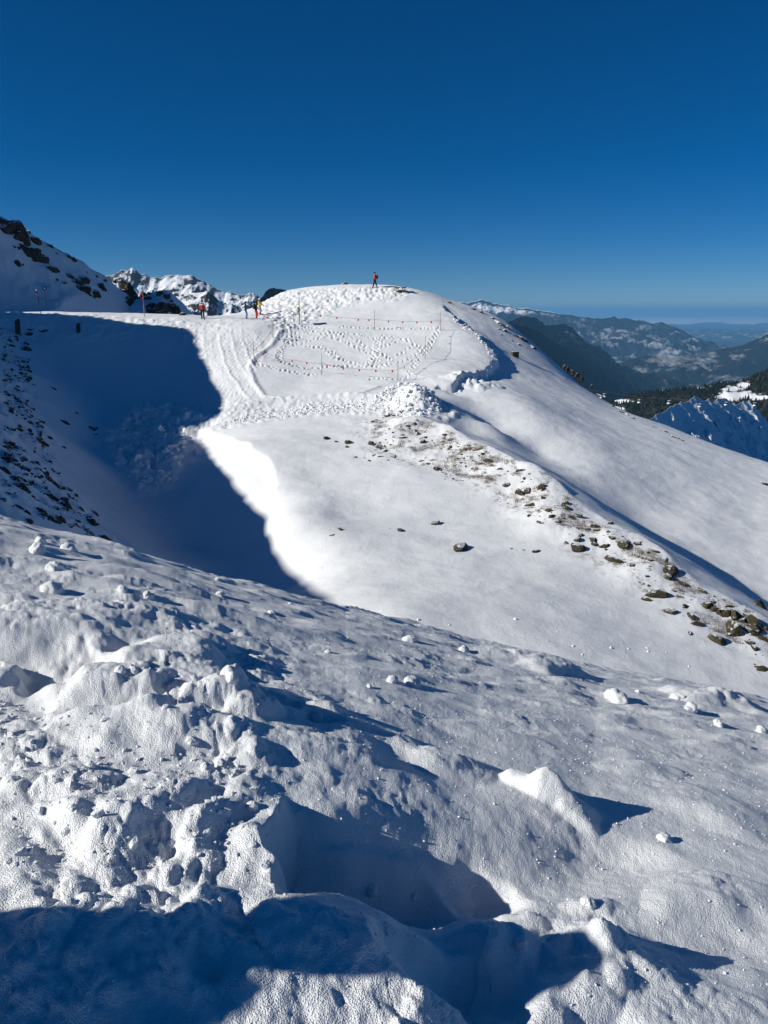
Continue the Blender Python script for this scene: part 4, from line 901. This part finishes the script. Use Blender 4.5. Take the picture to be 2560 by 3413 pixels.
many_small('ice_grains', [(-200,2260),(300,2120),(700,2050),(1200,2100),(1700,2200),(2600,2420),(2800,3413),(-200,3413)], 5000, .0018, .006, M_CHUNK, 'glinting coarse snow grains on the foreground crust', 'snow grains', t0=.8, seed=20, flat=.9, sink=-.2, bias=2.0)
many_small('snow_crumbs', [(-100,2280),(150,2350),(500,2450),(900,2560),(900,2900),(600,2880),(200,2920),(-100,2900)], 500, .004, .022, M_CHUNK, 'fine snow crumbs on the trodden foreground', 'snow crumbs', t0=.8, seed=19, flat=.9, sink=0, bias=2.2)

# ------------------------------------------------------------------ tubes and boxes
def tube(path, rad, k=6, caps=True):
    P = [Vector(p) for p in path]; V = []; Fc = []; n = len(P); rad = rad if hasattr(rad, '__len__') else [rad] * n
    for i, p in enumerate(P):
        d = (P[min(i + 1, n - 1)] - P[max(i - 1, 0)]).normalized(); a = d.orthogonal().normalized() if abs(d.z) > .9 else d.cross(Vector((0, 0, 1))).normalized(); c = d.cross(a)
        for j in range(k): V.append(p + (a * math.cos(2 * math.pi * j / k) + c * math.sin(2 * math.pi * j / k)) * rad[i])
    for i in range(n - 1):
        for j in range(k): Fc.append((i * k + j, i * k + (j + 1) % k, (i + 1) * k + (j + 1) % k, (i + 1) * k + j))
    if caps: Fc += [tuple(range(k))[::-1], tuple((n - 1) * k + j for j in range(k))]
    return V, Fc
def box(c, s, bev=0.0):
    bm = bmesh.new(); bmesh.ops.create_cube(bm, size=1.0, matrix=Matrix.Translation(c) @ Matrix.Diagonal((*s, 1)))
    if bev: bmesh.ops.bevel(bm, geom=list(bm.edges), offset=bev, segments=2, affect='EDGES')
    bm.verts.index_update(); V = [v.co.copy() for v in bm.verts]; Fc = [[v.index for v in f.verts] for f in bm.faces]; bm.free(); return V, Fc
def join(*parts):
    V = []; Fc = []
    for v, f in parts:
        k = len(V); V += [Vector(p) for p in v]; Fc += [tuple(i + k for i in q) for q in f]
    return V, Fc
M_BAMBOO = plain('bamboo', (0.36, 0.27, 0.15), 0.6, 0.3, 6)
M_RED = plain('red_paint', (0.55, 0.03, 0.045), 0.5, 0.15, 8); M_BLUE = plain('sign_blue', (0.02, 0.05, 0.25), 0.4, 0.1, 8); M_WHITE = plain('white_paint', (0.8, 0.8, 0.8), 0.5, 0.06, 8)
M_ROPE = plain('rope', (0.16, 0.09, 0.07), 0.8, 0.2, 30); M_WOOD = plain('weathered_wood', (0.085, 0.06, 0.04), 0.85, 0.4, 9); M_STEEL = plain('grey_steel', (0.2, 0.21, 0.22), 0.45, 0.15, 8); M_BLACK = plain('black_plastic', (0.015, 0.015, 0.017), 0.5, 0.2, 10)
M_YELLOW = plain('yellow_sign', (0.55, 0.52, 0.12), 0.5, 0.1, 8)

# ------------------------------------------------------------------ marker poles, rope and flags round the practice slope
POLE_PX = [('back left', 979,1070, 34), ('back middle', 1248,1101, 66), ('back right', 1469,1102, 60), ('right', 1417,1197, 73), ('front right', 1326,1268, 65), ('front middle', 1072,1250, 70), ('front left', 847,1200, 61), ('left', 910,1125, 56)]
POLE_LAB = {'back left': 'thin short bamboo pole beside the trampled knob path', 'back middle': 'bamboo pole in the middle of the upper rope', 'back right': 'bamboo pole at the right end of the upper rope', 'right': 'bamboo pole at the right side of the fenced slope', 'front right': 'bamboo pole at the lower right corner of the fence above the snow heap', 'front middle': 'bamboo pole in the middle of the lower rope', 'front left': 'bamboo pole at the lower left corner beside the piste', 'left': 'bamboo pole at the bend of the piste edge'}
_pp = ground_at([(a, b_) for _, a, b_, h in POLE_PX], 50.0); TOPS = []
for (k, u, v, h), p in zip(POLE_PX, _pp):
    H = h * np.linalg.norm(p) / F_SRC; lean = (random.uniform(-.05, .05), random.uniform(-.05, .05)); r0 = empty('marker_pole', tuple(p))
    tag(r0, POLE_LAB[k], 'marker pole', 'bamboo poles of the rope fence')
    mesh_obj('shaft', *tube([(0, 0, -.3), (lean[0] * .5, lean[1] * .5, H * .5), (lean[0], lean[1], H)], [.03, .027, .02], 7), M_BAMBOO, r0, True)
    mesh_obj('clip', *tube([(lean[0] * .5, lean[1] * .5, H * .50), (lean[0] * .52, lean[1] * .52, H * .50 + .06)], .04, 7), M_RED, r0)
    TOPS.append(Vector((p[0] + lean[0] * .5, p[1] + lean[1] * .5, p[2] + H * .52)))
sp_p = ground_at([(999, 1081)], 50.0)[0]; SPH = 86 * np.linalg.norm(sp_p) / F_SRC
def rope(pts, sag, label, nf, seed):
    g = random.Random(seed); path = []
    for a, b_ in zip(pts[:-1], pts[1:]):
        L = (b_ - a).length
        for i in range(14):
            t = i / 14; path.append(a.lerp(b_, t) - Vector((0, 0, sag * L / 8 * 4 * t * (1 - t))))
    path.append(pts[-1])
    o = mesh_obj('boundary_rope', *tube(path, .011, 5), M_ROPE, None, True); tag(o, label, 'rope', 'ropes of the practice slope fence')
    n = len(path) - 1
    for i in range(nf):
        k = min(n - 1, int((i + .5 + g.uniform(-.18, .18)) / nf * n)); c = path[k]; d = (path[k + 1] - path[k]).normalized(); h = .19; w = .14
        a = c - d * w / 2; b_ = c + d * w / 2; t = d.cross(Vector((0, 0, 1))).normalized() * .006; dn = Vector((0, 0, -h)) + t * g.uniform(-6, 6)
        V = [a - t, b_ - t, b_ - t + dn, a - t + dn, a + t, b_ + t, b_ + t + dn, a + t + dn]
        mesh_obj('flag', V, [(0, 1, 2, 3), (7, 6, 5, 4), (0, 4, 5, 1), (1, 5, 6, 2), (2, 6, 7, 3), (3, 7, 4, 0)], M_RED, o)
sp_top = Vector((sp_p[0], sp_p[1], sp_p[2] + 1.3))
rope([sp_top, TOPS[1], TOPS[2]], .16, 'upper rope with red flags across the knob', 9, 1)
rope([TOPS[2], TOPS[3], TOPS[4]], .20, 'right side rope with small flags', 6, 2)
rope([TOPS[4], TOPS[5], TOPS[6]], .22, 'lower rope with red flags', 9, 3)
rope([TOPS[6], TOPS[7], TOPS[0], sp_top], .25, 'left rope with red flags along the piste edge', 8, 4)
# sign post
r0 = empty('sign_post', tuple(sp_p)); tag(r0, 'tall dark post with a yellow and white board seen edge-on', 'sign post')
mesh_obj('post', *tube([(0, 0, -.4), (0, 0, SPH)], .035, 8), M_STEEL, r0, True)
mesh_obj('board', *box((-.12, 0, SPH * .52), (.10, .9, .62), .01), M_YELLOW, r0); mesh_obj('lower_board', *box((-.10, .05, SPH * .36), (.07, .8, .22), .01), M_WHITE, r0)
# road markers on the left
def road_marker(u, v, h_px, label, kind):
    p = ground_at([(u, v)], 50.0)[0]; H = h_px * np.linalg.norm(p) / F_SRC; r = empty('piste_marker', tuple(p)); tag(r, label, 'piste marker')
    lx = -.22 if kind == 'blue' else 0.0
    if kind == 'arrow':
        mesh_obj('shaft', *tube([(0, 0, -.3), (-.05, 0, H * .35)], .03, 7), M_STEEL, r, True); mesh_obj('red_shaft', *tube([(-.05, 0, H * .35), (-.1, 0, H * .7)], .04, 7), M_RED, r, True)
        R0 = .25; n = 24; V = []; Fc = []
        for s in (-.02, .02): V += [(-.1 + R0 * math.cos(6.2832 * i / n), s, H * .82 + R0 * math.sin(6.2832 * i / n)) for i in range(n)]
        Fc = [tuple(range(n)), tuple(range(2 * n - 1, n - 1, -1))] + [(i, i + n, (i + 1) % n + n, (i + 1) % n) for i in range(n)]
        d = mesh_obj('disc', V, Fc, M_BLUE, r)
        def P2(a, b_): c, s = math.cos(-.78), math.sin(-.78); return (-.1 + a * c - b_ * s, -.024, H * .82 + a * s + b_ * c)
        pts = [(-.17, -.035), (.0, -.035), (.0, -.12), (.17, 0), (.0, .12), (.0, .035), (-.17, .035)]
        V = [P2(*q) for q in pts] + [(x, -.03, z) for x, y, z in [P2(*q) for q in pts]]
        mesh_obj('arrow', V, [tuple(range(7)), tuple(range(13, 6, -1))] + [(i, (i + 1) % 7, (i + 1) % 7 + 7, i + 7) for i in range(7)], M_WHITE, d)
        return
    t = lambda k: (lx * k, 0, H * k)
    mesh_obj('shaft', *tube([(0, 0, -.3), t(.55)], .033, 8), M_BAMBOO, r, True); mesh_obj('red_shaft', *tube([t(.55), t(.80 if kind == 'blue' else 1.0)], .045, 8), M_RED, r, True)
    if kind == 'blue':
        mesh_obj('cap', *tube([t(.80), t(1.0)], .07, 10), M_BLUE, r, True); mesh_obj('reflector', *box((lx * .93, -.06, H * .93), (.10, .04, .16), .01), M_WHITE, r)
road_marker(138, 1052, 78, 'leaning marker pole with red band and blue and white cap at the road edge', 'blue')
road_marker(158, 1030, 72, 'round blue arrow sign on a red pole above the road', 'arrow')
road_marker(482, 1056, 68, 'marker pole with red top in front of the dark knoll', 'plain')
for (u, v, h, w, lab) in [(60, 1112, 38, 13, 'broken square post standing in the shaded bank at the left edge'), (262, 1106, 24, 11, 'short leaning post stump in the shaded bank below the road')]:
    p = ground_at([(u, v)], 50.0)[0]; k = np.linalg.norm(p) / F_SRC; o = mesh_obj('post_stump', *join(box((0, 0, h * k * .4), (w * k, w * k, h * k * 1.2), .02), box((w * k * .2, 0, h * k), (w * k * .5, w * k * .8, h * k * .2), .01)), M_WOOD)
    o.location = tuple(p); o.rotation_euler = (0, .06, .3); tag(o, lab, 'post')
# wooden box on the far slope
p = ground_at([(1716, 1188)], 60.0)[0]; k = np.linalg.norm(p) / F_SRC; r0 = empty('wooden_box', tuple(p), .3); tag(r0, 'small weathered wooden box on the shaded slope right of the knob', 'box')
mesh_obj('body', *box((0, 0, 4 * k), (22 * k, 15 * k, 18 * k), .02), M_WOOD, r0); mesh_obj('lid', *box((0, 0, 13.8 * k), (24 * k, 17 * k, 1.6 * k), .01), M_WOOD, r0); mesh_obj('snow_cap', *box((0, 0, 15.0 * k), (20 * k, 13 * k, .8 * k), .01), M_CHUNK, r0)
# two low benches on the hilltop
for u, lab in ((1324, 'left one of two low dark benches on the hilltop'), (1346, 'right one of two low dark benches on the hilltop')):
    p = at(u, 962, 92.5); z = zg(p[0], p[1]); r0 = empty('bench', (p[0], p[1], z)); tag(r0, lab, 'bench', 'benches on the hilltop')
    mesh_obj('seat', *join(box((0, 0, .40), (.46, .9, .10), .02), box((-.25, 0, .46), (.22, .9, .05), .01), box((.25, 0, .46), (.22, .9, .05), .01)), M_WOOD, r0)
    for sx in (-.12, .12): mesh_obj('leg', *box((sx, 0, .15), (.06, .7, .42), .01), M_BAMBOO, r0)
# ------------------------------------------------------------------ people
def cloth(name, c): return plain(name, c, 0.75, 0.18, 14)
def person(name, loc, face, label, jacket, trousers, hat, boots=(0.02, 0.02, 0.022), glove=(0.02, 0.02, 0.02), pose='stand', scale=1.0, skis=0.0, poles=None, pack=None, stripe=None, ski_col=(0.5, 0.06, 0.08), arms=None, group='people on the slope'):
    """one continuous skinned body; face = heading in radians (0 looks along +Y)"""
    r = empty(name, loc, -face); r.scale = (scale,) * 3; tag(r, label, 'person', group)
    st = {'stand': ((-.11, .02), (.11, -.02)), 'walk': ((-.09, .22), (.09, -.26)), 'wide': ((-.17, .10), (.17, -.06)), 'ski': ((-.10, .03), (.10, .05))}[pose]
    A = arms or {'stand': ((-.30, .02, 1.12), (-.28, .16, .90), (.30, .02, 1.12), (.28, .16, .90)), 'walk': ((-.29, -.06, 1.13), (-.26, .14, .95), (.29, .05, 1.13), (.28, .24, .98)), 'wide': ((-.31, .0, 1.13), (-.27, .20, .98), (.31, .0, 1.13), (.27, .2, .98)), 'ski': ((-.31, .08, 1.12), (-.25, .32, 1.05), (.31, .08, 1.12), (.25, .32, 1.05))}[pose]
    kb = .10 if pose in ('ski', 'wide') else .03
    V = [(0, 0, .95), (0, .0, 1.10), (0, .02, 1.30), (0, .01, 1.44), (0, .03, 1.52), (0, .05, 1.60), (0, .05, 1.70),
         (-.17, 0, 1.43), A[0], A[1], tuple(np.array(A[1]) + (0, .05, -.08)), (.17, 0, 1.43), A[2], A[3], tuple(np.array(A[3]) + (0, .05, -.08)),
         (-.10, 0, .88), (st[0][0], st[0][1] * .5 + kb, .48), (st[0][0], st[0][1], .10), (st[0][0], st[0][1] + .16, .05),
         (.10, 0, .88), (st[1][0], st[1][1] * .5 + kb, .48), (st[1][0], st[1][1], .10), (st[1][0], st[1][1] + .16, .05)]
    E = [(0, 1), (1, 2), (2, 3), (3, 4), (4, 5), (5, 6), (3, 7), (7, 8), (8, 9), (9, 10), (3, 11), (11, 12), (12, 13), (13, 14), (0, 15), (15, 16), (16, 17), (17, 18), (0, 19), (19, 20), (20, 21), (21, 22)]
    R = [(.17, .13), (.17, .13), (.19, .14), (.13, .11), (.06, .06), (.085, .10), (.09, .10), (.09, .09), (.07, .07), (.05, .05), (.045, .05), (.09, .09), (.07, .07), (.05, .05), (.045, .05),
         (.115, .12), (.085, .09), (.08, .09), (.055, .05), (.115, .12), (.085, .09), (.08, .09), (.055, .05)]
    me = bpy.data.meshes.new('body'); me.from_pydata(V, E, []); o = bpy.data.objects.new('body', me); COL.objects.link(o)
    sm = o.modifiers.new('skin', 'SKIN'); o.modifiers.new('sub', 'SUBSURF').levels = 1; o.modifiers['sub'].render_levels = 1
    for i, (a, b_) in enumerate(R): me.skin_vertices[0].data[i].radius = (a, b_); me.skin_vertices[0].data[i].use_root = (i == 0)
    dg = bpy.context.evaluated_depsgraph_get(); ev = bpy.data.meshes.new_from_object(o.evaluated_get(dg)); bpy.data.objects.remove(o)
    o = bpy.data.objects.new('body', ev); COL.objects.link(o); o.parent = r; ev.materials.clear()
    for mm in (cloth('jacket', jacket), cloth('trousers', trousers), cloth('boots', boots), cloth('gloves', glove), plain('skin', (0.45, 0.27, 0.2), 0.6, .1), cloth('stripe', stripe or jacket)): ev.materials.append(mm)
    g1, g2 = Vector(V[10]), Vector(V[14])
    for f in ev.polygons:
        c = f.center; f.use_smooth = True; arm = abs(c.x) > .215 and c.z > .8
        if min((c - g1).length, (c - g2).length) < .12 and c.z > .6: f.material_index = 3
        elif c.z > 1.53: f.material_index = 4
        elif c.z > .90 or arm: f.material_index = 5 if (stripe and 1.28 < c.z < 1.36) else 0
        elif c.z > .22: f.material_index = 1
        else: f.material_index = 2
    hv, hf = ICO2; H = [(x * .125, y * .14 + .04, max(z * .135, -.02 + .05 * y) + 1.68) for x, y, z in hv]; hm = cloth('helmet', hat)
    mesh_obj('helmet', H, hf, hm, r, True)
    mesh_obj('goggles', *box((0, .155, 1.66), (.17, .05, .07), .02), M_BLACK, r)
    if pack: mesh_obj('backpack', *box((0, -.24, 1.24), (.32, .22, .48), .06), cloth('backpack', pack), r, True)
    if skis:
        sk = plain('ski', ski_col, .4, .1, 5)
        for s in st:
            L = skis; path = [(s[0], s[1] - L * .45, .012), (s[0], s[1] + L * .45, .012), (s[0], s[1] + L * .52, .05), (s[0], s[1] + L * .56, .12)]; VV = []; FF = []
            for (x, y, z) in path: VV += [(x - .045, y, z), (x + .045, y, z), (x + .045, y, z + .02), (x - .045, y, z + .02)]
            for i in range(3):
                for j in range(4): FF.append((4 * i + j, 4 * i + (j + 1) % 4, 4 * i + 4 + (j + 1) % 4, 4 * i + 4 + j))
            mesh_obj('ski', VV, FF + [(3, 2, 1, 0), (12, 13, 14, 15)], sk, r)
    for (hx, hy, hz), (tx, ty, tz) in (poles or []):
        mesh_obj('ski_pole', *tube([(hx, hy, hz + .08), (tx, ty, tz)], .013, 5), M_STEEL, r)
    return r
def spot(u, v, t0=50.0): return tuple(ground_at([(u, v)], t0)[0])
def crest_spot(u, d): p = at(u, 960, d); return (p[0], p[1], zg(p[0], p[1]) - .05)
person('person', crest_spot(1250, 94.0), -1.35, 'person in a red jacket with dark backpack walking on the hilltop', (0.55, 0.02, 0.03), (0.02, 0.02, 0.025), (0.012, 0.012, 0.015), pose='walk', pack=(0.03, 0.05, 0.035), poles=[((-.26, .2, .98), (-.3, .5, 0)), ((.28, .28, 1.0), (.33, .1, 0))], group='people on the slope')
person('person', spot(676, 1060), 0.1, 'person in a red jacket with white stripe standing on the piste crest', (0.50, 0.035, 0.03), (0.012, 0.012, 0.015), (0.015, 0.015, 0.015), pose='stand', stripe=(0.7, 0.7, 0.7), skis=1.6, ski_col=(.05, .05, .06))
person('person', spot(820, 1063), 1.3, 'person in a black jacket and blue trousers facing right', (0.012, 0.012, 0.014), (0.05, 0.19, 0.38), (0.01, 0.01, 0.012), boots=(0.03, 0.1, 0.2), pose='ski', skis=1.6, arms=((-.30, .10, 1.15), (-.20, .34, 1.22), (.30, .10, 1.15), (.20, .36, 1.20)))
person('person', spot(854, 1062), 0.9, 'person with dark top and red trousers standing among the skiers', (0.03, 0.028, 0.04), (0.36, 0.012, 0.025), (0.01, 0.01, 0.012), pose='wide', skis=1.6, ski_col=(.5, .1, .12), pack=(0.05, 0.04, 0.05))
person('person', spot(866, 1050), 1.9, 'person in a yellow jacket and pale trousers behind the red-trousered one', (0.55, 0.42, 0.07), (0.55, 0.48, 0.55), (0.75, 0.75, 0.75), pose='ski', skis=1.6, arms=((-.32, .12, 1.16), (-.34, .34, 1.02), (.32, .16, 1.18), (.36, .42, 1.08)), poles=[((.36, .42, 1.05), (.55, .95, .95))])
# two unseen people added left of the frame to cast the lower left shadow
for x, y, f, lab, c1, c2 in [(-2.45, .84, .3, 'unseen added person in a red jacket beyond the left edge, casting the lower left shadow', (.25, .04, .04), (.03, .03, .04)), (-2.5, .44, .2, 'unseen person in a green jacket, added beside the one in red beyond the left edge', (.05, .12, .10), (.02, .02, .03))]:
    person('person', (x, y, zg(x, y) - .02), f, lab, c1, c2, (.02, .02, .02), pose='wide', pack=(.05, .05, .05), scale=1.04, arms=((-.38, .05, 1.18), (-.34, .22, .98), (.38, .05, 1.18), (.34, .22, .98)), group='unseen people added to cast the foreground shadow')
# ------------------------------------------------------------------ gondola lift over the peaklet
M_CAB = plain('cabin_white', (0.75, 0.76, 0.77), 0.35, 0.05, 3, .5); M_GLASS = plain('cabin_glass', (0.02, 0.025, 0.03), 0.1, 0.1, 2, .6)
GOND = [(2016,1318,'gondola cabin just clear of the rocky slope edge, leftmost on the line'),(2132,1338,'gondola cabin over the forest, second from the left'),(2231,1341,'gondola cabin over the forest left of the peaklet'),(2334,1352,'gondola cabin in front of the peaklet summit'),(2421,1346,'gondola cabin in front of the right part of the peaklet'),(2517,1348,'gondola cabin at the right shoulder of the peaklet')]
GD0 = 470.0; pts = [at(1850, 1285, GD0)] + [at(u, v - 13, GD0) for u, v, _ in GOND] + [at(2640, 1340, GD0)]
tag(mesh_obj('lift_cable', *tube([tuple(p) for p in pts], .05, 5), M_STEEL, None, True), 'thin gondola cable strung above the peaklet', 'cable')
gp = None
for i, (u, v, lab) in enumerate(GOND):
    p = pts[i + 1]
    if gp is None:
        r0 = empty('gondola_cabin', tuple(p), .4); P0 = []
        sh = mesh_obj('shell', *box((0, 0, -3.0), (1.9, 1.9, 1.1), .25), M_CAB, r0, True); mesh_obj('window', *box((0, 0, -1.95), (1.8, 1.8, 1.0), .2), M_GLASS, r0, True)
        mesh_obj('roof', *box((0, 0, -1.38), (1.7, 1.7, .16), .05), M_CAB, r0); mesh_obj('hanger', *tube([(0, 0, 0), (.25, 0, -.5), (0, 0, -1.35)], .06, 6), M_STEEL, r0); gp = r0
    else:
        r0 = gp.copy(); COL.objects.link(r0); r0.location = tuple(p); r0.rotation_euler = (0, 0, .4 + .2 * i)
        for ch in list(gp.children): c = ch.copy(); COL.objects.link(c); c.parent = r0
    tag(r0, lab, 'gondola', 'gondola cabins on the lift line')

# ------------------------------------------------------------------ air
hz = mesh_obj('haze', *box((0, 60000, -545), (300000, 300000, 1610)), M_SNOW)
hz.data.materials.clear(); m = bpy.data.materials.new('haze_air'); m.use_nodes = True; nt = m.node_tree; nt.nodes.clear()
ou = nt.nodes.new('ShaderNodeOutputMaterial'); pv = nt.nodes.new('ShaderNodeVolumePrincipled'); pv.inputs['Color'].default_value = (0.20, 0.50, 0.84, 1); pv.inputs['Density'].default_value = HAZE; pv.inputs['Anisotropy'].default_value = 0.0
nt.links.new(pv.outputs[0], ou.inputs['Volume']); hz.data.materials.append(m); tag(hz, 'thin blue mountain air over the valley', kind='stuff')
